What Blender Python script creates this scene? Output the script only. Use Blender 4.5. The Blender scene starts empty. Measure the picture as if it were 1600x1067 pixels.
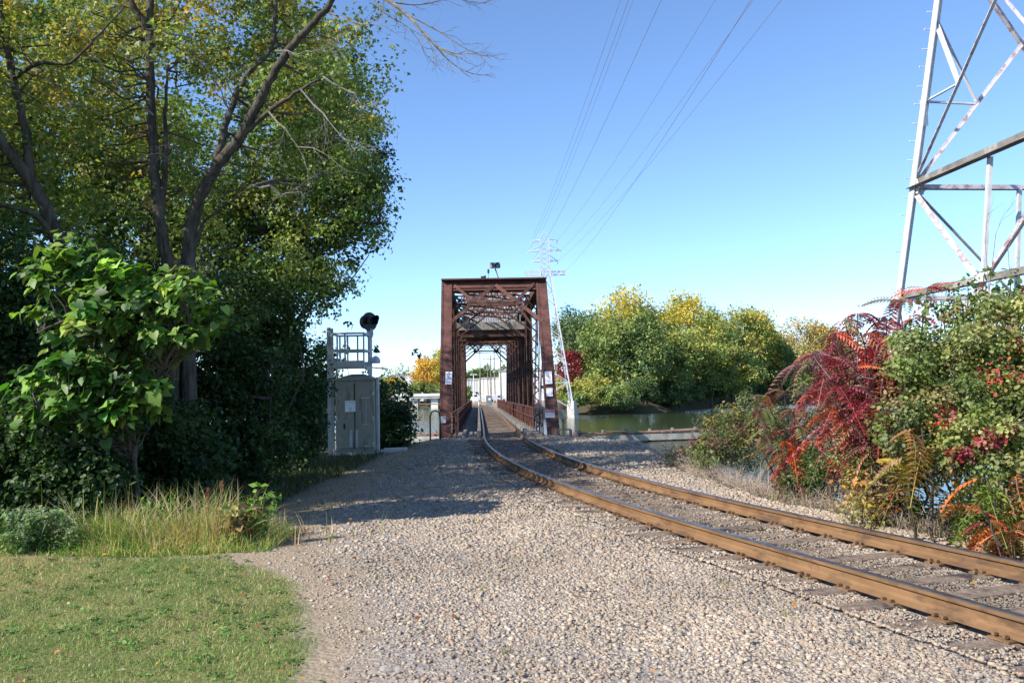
import bpy, math, random
import numpy as np
from mathutils import Vector, Matrix

rng = np.random.default_rng(7)
random.seed(7)
SC = bpy.context.scene
COL = SC.collection

# ------------------------------------------------------------------ camera
FPX, PITCH, ROLL, CZ = 1290.0, math.atan((616 - 533.5) / 1290), 0.022, 1.75
R0 = Vector((1, 0, 0)); U0 = Vector((0, -math.sin(PITCH), math.cos(PITCH))); F0 = Vector((0, math.cos(PITCH), math.sin(PITCH)))
cr, sr = math.cos(ROLL), math.sin(ROLL)
camd = bpy.data.cameras.new('camera'); cam = bpy.data.objects.new('camera', camd); COL.objects.link(cam)
camd.sensor_width = 36; camd.lens = FPX / 1600 * 36; camd.clip_start = 0.1; camd.clip_end = 6000
rt = cr * R0 - sr * U0; up = sr * R0 + cr * U0
cam.matrix_world = Matrix(((rt.x, up.x, -F0.x, 0), (rt.y, up.y, -F0.y, 0), (rt.z, up.z, -F0.z, CZ), (0, 0, 0, 1)))
SC.camera = cam

def at(px, py, Y):
    """world point at distance Y along the track direction seen at photo pixel px,py"""
    x = px - 800; y = 533.5 - py
    d = (cr * x + sr * y) * R0 + (-sr * x + cr * y) * U0 + FPX * F0
    return Vector((0, 0, CZ)) + d * (Y / d.y)

# ------------------------------------------------------------------ light
SUN_TO = Vector((-0.86, -0.51, 0)).normalized(); SEL = math.radians(37)
sdir = Vector((SUN_TO.x * math.cos(SEL), SUN_TO.y * math.cos(SEL), math.sin(SEL)))
w = bpy.data.worlds.new('World'); SC.world = w; w.use_nodes = True
nt = w.node_tree; bg = nt.nodes['Background']
sky = nt.nodes.new('ShaderNodeTexSky'); sky.sky_type = 'NISHITA'; sky.sun_disc = False
sky.sun_elevation = SEL; sky.sun_rotation = math.atan2(sdir.x, sdir.y)
sky.altitude = 2200; sky.air_density = 1.0; sky.dust_density = 0.0; sky.ozone_density = 5.0
nt.links.new(sky.outputs[0], bg.inputs[0]); bg.inputs[1].default_value = 0.15
sl = bpy.data.lights.new('sun', 'SUN'); sl.energy = 4.6; sl.angle = math.radians(0.5); sl.color = (1, 0.94, 0.85)
so = bpy.data.objects.new('sun', sl); COL.objects.link(so)
so.rotation_euler = sdir.to_track_quat('Z', 'Y').to_euler(); so.location = (-30, -20, 40)
SC.view_settings.view_transform = 'Standard'; SC.view_settings.look = 'None'
SC.view_settings.exposure = 0.9; SC.view_settings.gamma = 1.0; SC.view_settings.use_curve_mapping = False

# ------------------------------------------------------------------ helpers
def link(o, parent=None):
    COL.objects.link(o)
    if parent: o.parent = parent
    return o

def tag(o, label=None, cat=None, group=None, kind=None):
    if label: o['label'] = label
    if cat: o['category'] = cat
    if group: o['group'] = group
    if kind: o['kind'] = kind
    return o

def empty(name, loc=(0, 0, 0), label=None, cat=None, group=None):
    o = bpy.data.objects.new(name, None); o.empty_display_size = 0.2; o.location = loc
    link(o); tag(o, label, cat, group); return o

def relink(o, parent):
    """parent o (built in world coordinates) keeping its place"""
    o.parent = parent; o.matrix_parent_inverse = Matrix.Translation(parent.location).inverted()
    return o

class MB:
    def __init__(s): s.v = []; s.f = []; s.m = []; s.uv = None
    def add(s, vs, fs, mi=0):
        b = len(s.v); s.v += [tuple(p) for p in vs]; s.f += [tuple(i + b for i in f) for f in fs]; s.m += [mi] * len(fs)
    def box(s, c, d, rz=0.0, mi=0):
        c = Vector(c); hx, hy, hz = d[0] / 2, d[1] / 2, d[2] / 2; cs, sn = math.cos(rz), math.sin(rz)
        vs = []
        for z in (-hz, hz):
            for x, y in ((-hx, -hy), (hx, -hy), (hx, hy), (-hx, hy)):
                vs.append((c.x + cs * x - sn * y, c.y + sn * x + cs * y, c.z + z))
        s.add(vs, [(3, 2, 1, 0), (4, 5, 6, 7), (0, 1, 5, 4), (1, 2, 6, 5), (2, 3, 7, 6), (3, 0, 4, 7)], mi)
    def bar(s, p, q, w_, h_, upv=(0, 0, 1), mi=0):
        p = Vector(p); q = Vector(q); d = (q - p)
        if d.length < 1e-6: return
        d.normalize(); u = Vector(upv)
        if abs(d.dot(u)) > 0.98: u = Vector((0, 1, 0))
        r = d.cross(u).normalized(); u = r.cross(d).normalized()
        vs = []
        for e in (p, q):
            for a, b in ((-1, -1), (1, -1), (1, 1), (-1, 1)):
                vs.append(e + r * (a * w_ / 2) + u * (b * h_ / 2))
        s.add(vs, [(3, 2, 1, 0), (4, 5, 6, 7), (0, 1, 5, 4), (1, 2, 6, 5), (2, 3, 7, 6), (3, 0, 4, 7)], mi)
    def angle(s, p, q, w_, t=0.015, upv=(0, 0, 1), flip=1, mi=0):
        """an L-section"""
        p = Vector(p); q = Vector(q); d = (q - p).normalized(); u = Vector(upv)
        if abs(d.dot(u)) > 0.98: u = Vector((0, 1, 0))
        r = d.cross(u).normalized(); u = r.cross(d).normalized()
        s.bar(p + u * (w_ / 2), q + u * (w_ / 2), t, w_, u, mi)
        s.bar(p + r * (flip * (w_ / 2 + t / 2)), q + r * (flip * (w_ / 2 + t / 2)), w_, t, u, mi)
    def tube(s, pts, rad, n=6, mi=0, cap=True):
        pts = [Vector(p) for p in pts]
        if not hasattr(rad, '__len__'): rad = [rad] * len(pts)
        b = len(s.v); pu = None
        for i, p in enumerate(pts):
            d = (pts[min(i + 1, len(pts) - 1)] - pts[max(i - 1, 0)]).normalized()
            if pu is None:
                pu = Vector((0, 0, 1)) if abs(d.z) < 0.9 else Vector((1, 0, 0))
            r = d.cross(pu)
            if r.length < 1e-4: r = d.cross(Vector((0.3, 1, 0.2)))
            r.normalize(); pu = r.cross(d).normalized()
            for k in range(n):
                a = 2 * math.pi * k / n
                s.v.append(tuple(p + (r * math.cos(a) + pu * math.sin(a)) * rad[i]))
        for i in range(len(pts) - 1):
            for k in range(n):
                a = b + i * n + k; c = b + i * n + (k + 1) % n
                s.f.append((a, c, c + n, a + n)); s.m.append(mi)
        if cap:
            s.f.append(tuple(b + k for k in range(n))[::-1]); s.m.append(mi)
            e = b + (len(pts) - 1) * n
            s.f.append(tuple(e + k for k in range(n))); s.m.append(mi)
    def cyl(s, p, q, r, n=12, mi=0): s.tube([p, q], r, n, mi)
    def mesh(s, name, mats, smooth=False):
        me = bpy.data.meshes.new(name); me.from_pydata(s.v, [], s.f)
        for m in (mats if isinstance(mats, (list, tuple)) else [mats]): me.materials.append(m)
        me.polygons.foreach_set('material_index', s.m)
        if smooth: me.polygons.foreach_set('use_smooth', [True] * len(s.f))
        me.update(); return me
    def build(s, name, mats, parent=None, smooth=False, bevel=0):
        o = bpy.data.objects.new(name, s.mesh(name, mats, smooth)); link(o)
        if parent: relink(o, parent)
        if bevel:
            b = o.modifiers.new('bevel', 'BEVEL'); b.width = bevel; b.segments = 1; b.limit_method = 'ANGLE'
        return o

def np_mesh(name, V, F, mat, col=None, smooth=False):
    """V (n,3), F (m,k) arrays, col (n,3)"""
    me = bpy.data.meshes.new(name); n, m, k = len(V), len(F), F.shape[1]
    me.vertices.add(n); me.vertices.foreach_set('co', V.astype(np.float32).ravel())
    me.loops.add(m * k); me.loops.foreach_set('vertex_index', F.astype(np.int32).ravel())
    me.polygons.add(m); me.polygons.foreach_set('loop_start', np.arange(0, m * k, k, dtype=np.int32))
    try: me.polygons.foreach_set('loop_total', np.full(m, k, dtype=np.int32))
    except Exception: pass
    if smooth: me.polygons.foreach_set('use_smooth', np.ones(m, dtype=bool))
    me.update(calc_edges=True)
    if col is not None:
        a = me.color_attributes.new('col', 'FLOAT_COLOR', 'POINT')
        c = np.ones((n, 4), dtype=np.float32); c[:, :3] = col; a.data.foreach_set('color', c.ravel())
    for q in (mat if isinstance(mat, (list, tuple)) else [mat]): me.materials.append(q)
    return me

def np_obj(name, V, F, mat, col=None, parent=None, smooth=False):
    o = bpy.data.objects.new(name, np_mesh(name, V, F, mat, col, smooth)); link(o)
    if parent: relink(o, parent)
    return o

# ------------------------------------------------------------------ materials
def N(nt, t, **kw):
    n = nt.nodes.new(t)
    for k, v in kw.items():
        if k in n.inputs: n.inputs[k].default_value = v
        else: setattr(n, k, v)
    return n

def mat_noise(name, c1, c2, scale=5.0, rough=0.7, bump=0.2, bscale=40.0, metal=0.0, detail=6, c3=None, c3scale=1.0, spec=0.3, stretch=None, dist=0.02):
    m = bpy.data.materials.new(name); m.use_nodes = True; nt = m.node_tree; b = nt.nodes['Principled BSDF']
    tc = N(nt, 'ShaderNodeTexCoord'); mp = N(nt, 'ShaderNodeMapping'); nt.links.new(tc.outputs['Object'], mp.inputs[0])
    if stretch: mp.inputs['Scale'].default_value = stretch
    n1 = N(nt, 'ShaderNodeTexNoise', Scale=scale, Detail=detail, Roughness=0.65); nt.links.new(mp.outputs[0], n1.inputs[0])
    r = N(nt, 'ShaderNodeValToRGB'); r.color_ramp.elements[0].position = 0.35; r.color_ramp.elements[1].position = 0.65
    r.color_ramp.elements[0].color = (*c1, 1); r.color_ramp.elements[1].color = (*c2, 1)
    nt.links.new(n1.outputs[0], r.inputs[0]); out = r.outputs[0]
    if c3:
        n3 = N(nt, 'ShaderNodeTexNoise', Scale=c3scale, Detail=8, Roughness=0.7); nt.links.new(mp.outputs[0], n3.inputs[0])
        r3 = N(nt, 'ShaderNodeValToRGB'); r3.color_ramp.elements[0].position = 0.5; r3.color_ramp.elements[1].position = 0.62
        nt.links.new(n3.outputs[0], r3.inputs[0]); mx = N(nt, 'ShaderNodeMix', data_type='RGBA')
        nt.links.new(r3.outputs[0], mx.inputs[0]); nt.links.new(out, mx.inputs[6]); mx.inputs[7].default_value = (*c3, 1); out = mx.outputs[2]
    nt.links.new(out, b.inputs['Base Color']); b.inputs['Roughness'].default_value = rough; b.inputs['Metallic'].default_value = metal
    b.inputs['Specular IOR Level'].default_value = spec
    if bump:
        n2 = N(nt, 'ShaderNodeTexNoise', Scale=bscale, Detail=4); nt.links.new(mp.outputs[0], n2.inputs[0])
        bp = N(nt, 'ShaderNodeBump', Strength=bump, Distance=dist); nt.links.new(n2.outputs[0], bp.inputs['Height']); nt.links.new(bp.outputs[0], b.inputs['Normal'])
    return m

def mat_leaf(name, rough=0.5, trans=0.3, spec=0.35):
    m = bpy.data.materials.new(name); m.use_nodes = True; nt = m.node_tree; b = nt.nodes['Principled BSDF']
    a = N(nt, 'ShaderNodeAttribute', attribute_name='col')
    b.inputs['Roughness'].default_value = rough; b.inputs['Specular IOR Level'].default_value = spec
    nt.links.new(a.outputs[0], b.inputs['Base Color'])
    tr = N(nt, 'ShaderNodeBsdfTranslucent'); hs = N(nt, 'ShaderNodeHueSaturation', Saturation=1.15, Value=1.3); nt.links.new(a.outputs[0], hs.inputs['Color'])
    nt.links.new(hs.outputs[0], tr.inputs[0]); mx = N(nt, 'ShaderNodeMixShader', Fac=trans)
    nt.links.new(b.outputs[0], mx.inputs[1]); nt.links.new(tr.outputs[0], mx.inputs[2])
    nt.links.new(mx.outputs[0], nt.nodes['Material Output'].inputs[0]); return m

def mat_attr(name, rough=0.85, var=0.25, vscale=60.0, bump=0.3):
    m = bpy.data.materials.new(name); m.use_nodes = True; nt = m.node_tree; b = nt.nodes['Principled BSDF']
    a = N(nt, 'ShaderNodeAttribute', attribute_name='col'); tc = N(nt, 'ShaderNodeTexCoord')
    n = N(nt, 'ShaderNodeTexNoise', Scale=vscale, Detail=5); nt.links.new(tc.outputs['Object'], n.inputs[0])
    mr = N(nt, 'ShaderNodeMapRange'); mr.inputs[1].default_value = 0.3; mr.inputs[2].default_value = 0.7; mr.inputs[3].default_value = 1 - var; mr.inputs[4].default_value = 1 + var
    nt.links.new(n.outputs[0], mr.inputs[0]); mx = N(nt, 'ShaderNodeVectorMath', operation='SCALE'); nt.links.new(a.outputs[0], mx.inputs[0]); nt.links.new(mr.outputs[0], mx.inputs['Scale'])
    nt.links.new(mx.outputs[0], b.inputs['Base Color']); b.inputs['Roughness'].default_value = rough; b.inputs['Specular IOR Level'].default_value = 0.2
    if bump:
        bp = N(nt, 'ShaderNodeBump', Strength=bump, Distance=0.01); nt.links.new(n.outputs[0], bp.inputs['Height']); nt.links.new(bp.outputs[0], b.inputs['Normal'])
    return m

M = {}
M['leaf'] = mat_leaf('leaf', 0.5, 0.38)
M['leaf_far'] = mat_leaf('leaf_far', 0.7, 0.3, 0.1)
M['grass'] = mat_leaf('grass_blade', 0.55, 0.3, 0.2)
M['stone'] = mat_attr('stone', 0.85, 0.2, 90, 0.2)
M['bark'] = mat_noise('bark', (0.03, 0.026, 0.019), (0.105, 0.092, 0.07), 9, 0.95, 0.9, 22, stretch=(1, 1, 0.25), dist=0.04)
M['twig'] = mat_noise('twig', (0.13, 0.115, 0.1), (0.24, 0.22, 0.19), 12, 0.9, 0.3)
M['twig_dark'] = mat_noise('twig_dark', (0.05, 0.04, 0.03), (0.11, 0.09, 0.07), 12, 0.9, 0.3)
M['rust'] = mat_noise('rusty_steel', (0.085, 0.036, 0.03), (0.15, 0.062, 0.046), 3.2, 0.75, 0.3, 60, c3=(0.06, 0.03, 0.024), c3scale=1.3)
M['rust_d'] = mat_noise('dark_rusty_steel', (0.035, 0.02, 0.017), (0.085, 0.038, 0.028), 4, 0.8, 0.3, 60, c3=(0.15, 0.078, 0.05), c3scale=2.2)
M['rail'] = mat_noise('rail_rust', (0.15, 0.082, 0.038), (0.225, 0.128, 0.06), 2.0, 0.8, 0.25, 120, c3=(0.1, 0.058, 0.034), c3scale=1.7, stretch=(1, 1, 3))
M['rail_top'] = mat_noise('rail_head', (0.12, 0.11, 0.115), (0.28, 0.27, 0.29), 5, 0.36, 0.05, 80, metal=0.85, spec=0.5)
M['tie'] = mat_noise('weathered_tie', (0.13, 0.095, 0.07), (0.27, 0.205, 0.155), 16, 0.95, 0.8, 60, c3=(0.045, 0.038, 0.034), c3scale=2.5, stretch=(1, 1, 1), dist=0.015)
M['spike'] = mat_noise('rusty_spike', (0.07, 0.03, 0.015), (0.16, 0.07, 0.03), 20, 0.85, 0.3)
M['plate'] = mat_noise('rusty_plate', (0.12, 0.07, 0.035), (0.22, 0.13, 0.065), 9, 0.9, 0.3, 90)
M['galv'] = mat_noise('galvanised', (0.42, 0.43, 0.46), (0.58, 0.59, 0.62), 2.5, 0.6, 0.08, 40, metal=0.0, spec=0.5)
M['galv_rust'] = mat_noise('galvanised_rust', (0.42, 0.38, 0.4), (0.58, 0.55, 0.58), 2.0, 0.65, 0.1, 40, c3=(0.27, 0.16, 0.16), c3scale=5, spec=0.4)
M['dark_beam'] = mat_noise('weathered_beam', (0.13, 0.12, 0.11), (0.22, 0.2, 0.18), 3, 0.8, 0.2, 40, c3=(0.32, 0.3, 0.28), c3scale=2)
M['cabinet'] = mat_noise('cabinet_paint', (0.23, 0.22, 0.17), (0.31, 0.295, 0.235), 1.6, 0.55, 0.05, 30, c3=(0.14, 0.14, 0.11), c3scale=1.6, stretch=(2.5, 2.5, 0.7))
M['alu'] = mat_noise('aluminium', (0.36, 0.365, 0.37), (0.48, 0.485, 0.49), 4, 0.5, 0.05, 30, metal=0.15, spec=0.5)
M['black'] = mat_noise('black_paint', (0.012, 0.012, 0.014), (0.025, 0.025, 0.027), 6, 0.5, 0.05, 30)
M['white'] = mat_noise('white_paint', (0.68, 0.69, 0.72), (0.8, 0.81, 0.83), 3, 0.5, 0.03, 30)
M['red'] = mat_noise('red_paint', (0.5, 0.03, 0.03), (0.62, 0.05, 0.04), 3, 0.5, 0.0)
M['ink'] = mat_noise('sign_ink', (0.02, 0.03, 0.05), (0.04, 0.05, 0.08), 3, 0.6, 0.0)
M['conc'] = mat_noise('concrete', (0.36, 0.34, 0.31), (0.5, 0.48, 0.44), 2.2, 0.9, 0.3, 40, c3=(0.26, 0.25, 0.22), c3scale=0.8)
M['greyhouse'] = mat_noise('grey_corrugated', (0.33, 0.34, 0.35), (0.43, 0.44, 0.45), 2, 0.7, 0.1, 30, c3=(0.25, 0.23, 0.21), c3scale=1.5)
M['plank'] = mat_noise('grey_plank', (0.16, 0.145, 0.125), (0.3, 0.275, 0.24), 6, 0.92, 0.5, 60, c3=(0.1, 0.085, 0.07), c3scale=2)
M['wire'] = mat_noise('wire', (0.24, 0.25, 0.26), (0.32, 0.33, 0.34), 1, 0.6, 0)
M['glass'] = mat_noise('dark_glass', (0.02, 0.03, 0.04), (0.05, 0.06, 0.08), 1, 0.1, 0, spec=0.6)
M['bwall'] = mat_noise('grey_siding', (0.4, 0.42, 0.42), (0.47, 0.49, 0.48), 0.3, 0.8, 0.1, 3)
M['cream'] = mat_noise('cream_wall', (0.7, 0.68, 0.6), (0.78, 0.76, 0.68), 0.4, 0.8, 0.1, 3)
M['boom'] = mat_noise('rusty_plank', (0.22, 0.12, 0.09), (0.34, 0.2, 0.15), 1.4, 0.85, 0.3, 20, c3=(0.12, 0.07, 0.05), c3scale=0.7)
M['boomw'] = mat_noise('bleached_timber', (0.3, 0.28, 0.24), (0.46, 0.43, 0.37), 1.4, 0.9, 0.3, 20, c3=(0.2, 0.19, 0.17), c3scale=0.9)

# ------------------------------------------------------------------ track line
CY = np.array([-14, -6, 0, 3, 5.9, 7.3, 8.8, 10.4, 12.5, 14.8, 17.7, 20.8, 26, 31, 36.0, 60, 86, 118, 128, 140, 155, 175, 200])
CX = np.array([11.4, 8.2, 6.05, 5.05, 4.18, 3.75, 3.24, 2.72, 2.12, 1.57, 0.98, 0.51, -0.06, -0.37, -0.55, -1.53, -2.6, -4.0, -4.9, -6.8, -10.6, -17.5, -28.0])
_yy = np.arange(-14, 200.01, 0.25); _xx = np.interp(_yy, CY, CX)
for _ in range(14):
    _xs = _xx.copy(); _xs[1:-1] = (_xx[:-2] + 2 * _xx[1:-1] + _xx[2:]) / 4; _xx = _xs
for _ in range(12):
    _xs = _xx.copy(); _xs[3:-3] = (_xx[:-6] + 2 * _xx[3:-3] + _xx[6:]) / 4; _xx = _xs
def cx(y): return np.interp(y, _yy, _xx)
def cdir(y):
    d = Vector((float(cx(y + 0.3) - cx(y - 0.3)), 0.6, 0)); return d.normalized()
def lat(x, y):
    """sideways distance from the track centre, right positive"""
    s = (cx(y + 0.5) - cx(y - 0.5)); return (x - cx(y)) / np.sqrt(1 + s * s)

# ------------------------------------------------------------------ noise
_NT = rng.random((64, 64, )).astype(np.float64)
def vnoise(x, y):
    xi = np.floor(x).astype(int); yi = np.floor(y).astype(int); fx = x - xi; fy = y - yi
    fx = fx * fx * (3 - 2 * fx); fy = fy * fy * (3 - 2 * fy)
    a = _NT[xi % 64, yi % 64]; b = _NT[(xi + 1) % 64, yi % 64]; c = _NT[xi % 64, (yi + 1) % 64]; d = _NT[(xi + 1) % 64, (yi + 1) % 64]
    return (a * (1 - fx) + b * fx) * (1 - fy) + (c * (1 - fx) + d * fx) * fy - 0.5
def fbm(x, y, s): return vnoise(x * s, y * s) + 0.5 * vnoise(x * s * 2.1 + 7, y * s * 2.1 + 3) + 0.25 * vnoise(x * s * 4.3 + 1, y * s * 4.3 + 9)

WZ = -2.5
FX = [-2000, -600, -60, -27, -24, -8.5, 3.2, 5, 12, 25, 50, 72, 110, 200, 600, 2000]
FY = [420, 330, 300, 298, 285, 119, 118.6, 146, 162, 159, 194, 216, 245, 320, 560, 900]
def height(x, y):
    x = np.asarray(x, float); y = np.asarray(y, float)
    d = lat(x, np.minimum(y, 36)); wsh = np.interp(y, [0, 13, 18, 22, 25, 29, 40], [1.75, 1.9, 2.6, 3.3, 3.9, 4.6, 5.0])
    er = d - wsh; ef = y - np.interp(x, [-60, -8, -4.5, -3.2, 2.2, 3.2, 4.5, 6], [24, 29, 31, 34.6, 34.4, 31, 29, 27.5])
    base = 0.05 * fbm(x, y, 0.5) + 0.02 * fbm(x, y, 2.2)
    tr = np.clip(1 - (np.abs(d) - 1.0) / 0.8, 0, 1)
    base = base * (1 - tr) + tr * (-0.045)
    base = base + 0.05 * np.clip((-d - 1.5) / 1.0, 0, 1) * np.clip((14 - y) / 4, 0, 1)
    base = base - 0.1 * np.clip((-x - 3.0) / 2, 0, 1) * np.clip((y - 9) / 3, 0, 1)
    near = base - np.clip(er, 0, None) * 0.58 - np.clip(ef, 0, None) * 0.85
    near = np.maximum(near, -4.5)
    yf = np.interp(x, FX, FY); ff = y - yf
    far = np.clip(-3.3 + np.clip(ff, -5, 40) * 0.42, -5, -0.06 + 0.0 * x) + np.where(x > 9, np.clip(ff - 8, 0, 30) * 0.04, 0)
    far = far + np.clip((y - 330) / 500, 0, 1) * 8 * (ff > 40) + 0.25 * fbm(x, y, 0.05) * (np.abs(x - cx(np.minimum(y, 199))) > 6) * (ff > 6)
    return np.where(y > 75, far, near)

GLX = [4, 5.1, 5.85, 7.4, 8.85, 9.5]; LAWN = [-0.85, -1.15, -1.4, -1.97, -2.75, -3.1]
def lawn_edge(y): return np.interp(y, [-5, 4, 5.1, 5.85, 7.4, 8.85, 9.4], [0.3, -0.85, -1.15, -1.4, -1.97, -2.75, -3.1])
def gravel_edge(y): return np.interp(y, [-5, 4, 5.9, 7.3, 9.3, 12, 16, 24, 31], [0.9, -0.2, -0.8, -1.15, -1.7, -2.4, -2.6, -2.6, -2.7])

def build_terrain():
    xs = np.concatenate([-np.geomspace(2400, 9.2, 60), np.arange(-9, 8.5, 0.085), np.geomspace(8.7, 2400, 66)])
    ys = np.concatenate([-np.geomspace(400, 1.5, 16), np.arange(-1, 4, 0.4), np.arange(4, 14, 0.075), np.arange(14, 40, 0.2), np.arange(40, 116, 4), np.arange(116, 125, 0.6), np.geomspace(126, 3500, 90)])
    X, Y = np.meshgrid(xs, ys); Z = height(X, Y); nx, ny = len(xs), len(ys)
    V = np.stack([X.ravel(), Y.ravel(), Z.ravel()], 1)
    i = np.arange(nx * ny).reshape(ny, nx)
    F = np.stack([i[:-1, :-1].ravel(), i[:-1, 1:].ravel(), i[1:, 1:].ravel(), i[1:, :-1].ravel()], 1)
    x, y = V[:, 0], V[:, 1]
    n1 = fbm(x, y, 1.1) * 0.45 + fbm(x, y, 5.0) * 0.14
    g = np.clip((lawn_edge(y) + n1 * 0.8 - x) / 0.14, 0, 1) * np.clip((9.5 - y) / 0.4 + n1, 0, 1)
    soil = np.clip((gravel_edge(y) + n1 * 0.9 - x) / 0.45, 0, 1) * (1 - g)
    d = lat(x, np.minimum(y, 36)); wsh = np.interp(y, [0, 13, 18, 24, 29, 40], [1.75, 1.9, 2.6, 5.6, 7.2, 7.8])
    lit = np.clip((d - wsh - 0.3 + n1) / 0.7, 0, 1) * (y < 75)                       # bank litter
    farl = (y > 75).astype(float); forest = farl * np.clip((x - 7) / 3, 0, 1)
    forest = np.maximum(forest, farl * (y > 230)); forest = np.maximum(forest, farl * (x < -16))
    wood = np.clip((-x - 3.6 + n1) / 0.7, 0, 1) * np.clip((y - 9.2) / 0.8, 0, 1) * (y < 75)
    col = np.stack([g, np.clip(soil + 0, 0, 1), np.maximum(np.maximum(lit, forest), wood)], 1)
    m = bpy.data.materials.new('ground_mix'); m.use_nodes = True; nt = m.node_tree; b = nt.nodes['Principled BSDF']; L = nt.links.new
    tc = N(nt, 'ShaderNodeTexCoord'); P = tc.outputs['Object']
    at_ = N(nt, 'ShaderNodeAttribute', attribute_name='col'); sp = N(nt, 'ShaderNodeSeparateColor'); L(at_.outputs[0], sp.inputs[0])
    # gravel : voronoi stones in mixed tints
    vo = N(nt, 'ShaderNodeTexVoronoi', Scale=26.0); L(P, vo.inputs['Vector'])
    sc = N(nt, 'ShaderNodeSeparateColor'); L(vo.outputs['Color'], sc.inputs[0])
    r = N(nt, 'ShaderNodeValToRGB'); e = r.color_ramp.elements
    e[0].position = 0; e[0].color = (0.17, 0.15, 0.135, 1); e[1].position = 1; e[1].color = (0.4, 0.36, 0.31, 1)
    for p, c in ((0.2, (0.27, 0.235, 0.2, 1)), (0.4, (0.31, 0.245, 0.2, 1)), (0.6, (0.25, 0.235, 0.225, 1)), (0.8, (0.33, 0.285, 0.24, 1))):
        q = e.new(p); q.color = c
    L(sc.outputs[0], r.inputs[0])
    n = N(nt, 'ShaderNodeTexNoise', Scale=1.2, Detail=6); L(P, n.inputs[0])
    # soil
    n2 = N(nt, 'ShaderNodeTexNoise', Scale=14.0, Detail=10, Roughness=0.75); L(P, n2.inputs[0])
    rs = N(nt, 'ShaderNodeValToRGB'); rs.color_ramp.elements[0].position = 0.3; rs.color_ramp.elements[1].position = 0.7
    rs.color_ramp.elements[0].color = (0.23, 0.175, 0.12, 1); rs.color_ramp.elements[1].color = (0.38, 0.3, 0.215, 1); L(n2.outputs[0], rs.inputs[0])
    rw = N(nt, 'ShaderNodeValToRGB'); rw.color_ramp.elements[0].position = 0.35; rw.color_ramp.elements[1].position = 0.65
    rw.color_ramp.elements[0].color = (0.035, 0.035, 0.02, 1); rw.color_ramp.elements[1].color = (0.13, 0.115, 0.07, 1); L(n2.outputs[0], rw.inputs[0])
    rg = N(nt, 'ShaderNodeValToRGB'); rg.color_ramp.elements[0].position = 0.35; rg.color_ramp.elements[1].position = 0.65
    rg.color_ramp.elements[0].color = (0.09, 0.12, 0.035, 1); rg.color_ramp.elements[1].color = (0.2, 0.19, 0.075, 1); L(n.outputs[0], rg.inputs[0])
    def mix(f, a, c):
        x_ = N(nt, 'ShaderNodeMix', data_type='RGBA'); L(f, x_.inputs[0]); L(a, x_.inputs[6]); L(c, x_.inputs[7]); return x_.outputs[2]
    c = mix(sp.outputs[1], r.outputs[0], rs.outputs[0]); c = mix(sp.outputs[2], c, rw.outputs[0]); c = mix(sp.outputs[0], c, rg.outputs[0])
    L(c, b.inputs['Base Color']); b.inputs['Roughness'].default_value = 0.95; b.inputs['Specular IOR Level'].default_value = 0.1
    ma = N(nt, 'ShaderNodeMath', operation='MULTIPLY'); L(vo.outputs['Distance'], ma.inputs[0]); ma.inputs[1].default_value = -0.8
    ad = N(nt, 'ShaderNodeMath', operation='ADD'); L(ma.outputs[0], ad.inputs[0]); L(n2.outputs[0], ad.inputs[1])
    bp = N(nt, 'ShaderNodeBump', Strength=0.6, Distance=0.03); L(ad.outputs[0], bp.inputs['Height']); L(bp.outputs[0], b.inputs['Normal'])
    o = np_obj('ground', V, F, m, col, smooth=True); tag(o, kind='structure')
build_terrain()

def build_water():
    m = bpy.data.materials.new('river_water'); m.use_nodes = True; nt = m.node_tree; b = nt.nodes['Principled BSDF']; L = nt.links.new
    b.inputs['Base Color'].default_value = (0.035, 0.05, 0.022, 1); b.inputs['Roughness'].default_value = 0.12; b.inputs['IOR'].default_value = 1.33
    b.inputs['Specular IOR Level'].default_value = 0.5
    tc = N(nt, 'ShaderNodeTexCoord'); mp = N(nt, 'ShaderNodeMapping'); mp.inputs['Scale'].default_value = (0.5, 1.0, 1); L(tc.outputs['Object'], mp.inputs[0])
    n = N(nt, 'ShaderNodeTexNoise', Scale=1.6, Detail=5, Roughness=0.6); L(mp.outputs[0], n.inputs[0])
    n2 = N(nt, 'ShaderNodeTexNoise', Scale=0.12, Detail=2); L(mp.outputs[0], n2.inputs[0])
    mu = N(nt, 'ShaderNodeMath', operation='MULTIPLY'); L(n.outputs[0], mu.inputs[0]); L(n2.outputs[0], mu.inputs[1])
    bp = N(nt, 'ShaderNodeBump', Strength=0.5, Distance=0.14); L(mu.outputs[0], bp.inputs['Height']); L(bp.outputs[0], b.inputs['Normal'])
    V = np.array([(-2400, 4, WZ), (2400, 4, WZ), (2400, 1200, WZ), (-2400, 1200, WZ)], float)
    o = np_obj('water', V, np.array([[0, 1, 2, 3]]), m); tag(o, kind='structure')
build_water()

# ------------------------------------------------------------------ stones
def rot_from(n_, u_):
    """(N,3) normal and tip dir -> orthonormal side, tip, normal"""
    n_ = n_ / (np.linalg.norm(n_, axis=1, keepdims=True) + 1e-9)
    u_ = u_ - n_ * np.sum(u_ * n_, 1, keepdims=True); u_ = u_ / (np.linalg.norm(u_, axis=1, keepdims=True) + 1e-9)
    return np.cross(u_, n_), u_, n_

def scatter(TV, TF, pos, side, tip, nor, size):
    """template verts (k,3) faces (f,m) -> arrays"""
    k = len(TV); n = len(pos); size = np.asarray(size, float)
    if size.ndim == 1: size = size[:, None]
    V = pos[:, None, :] + (TV[None, :, 0:1] * side[:, None, :] + TV[None, :, 1:2] * tip[:, None, :] + TV[None, :, 2:3] * nor[:, None, :]) * size[:, :, None]
    F = (TF[None] + (np.arange(n) * k)[:, None, None]).reshape(-1, TF.shape[1])
    return V.reshape(-1, 3), F

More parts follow.
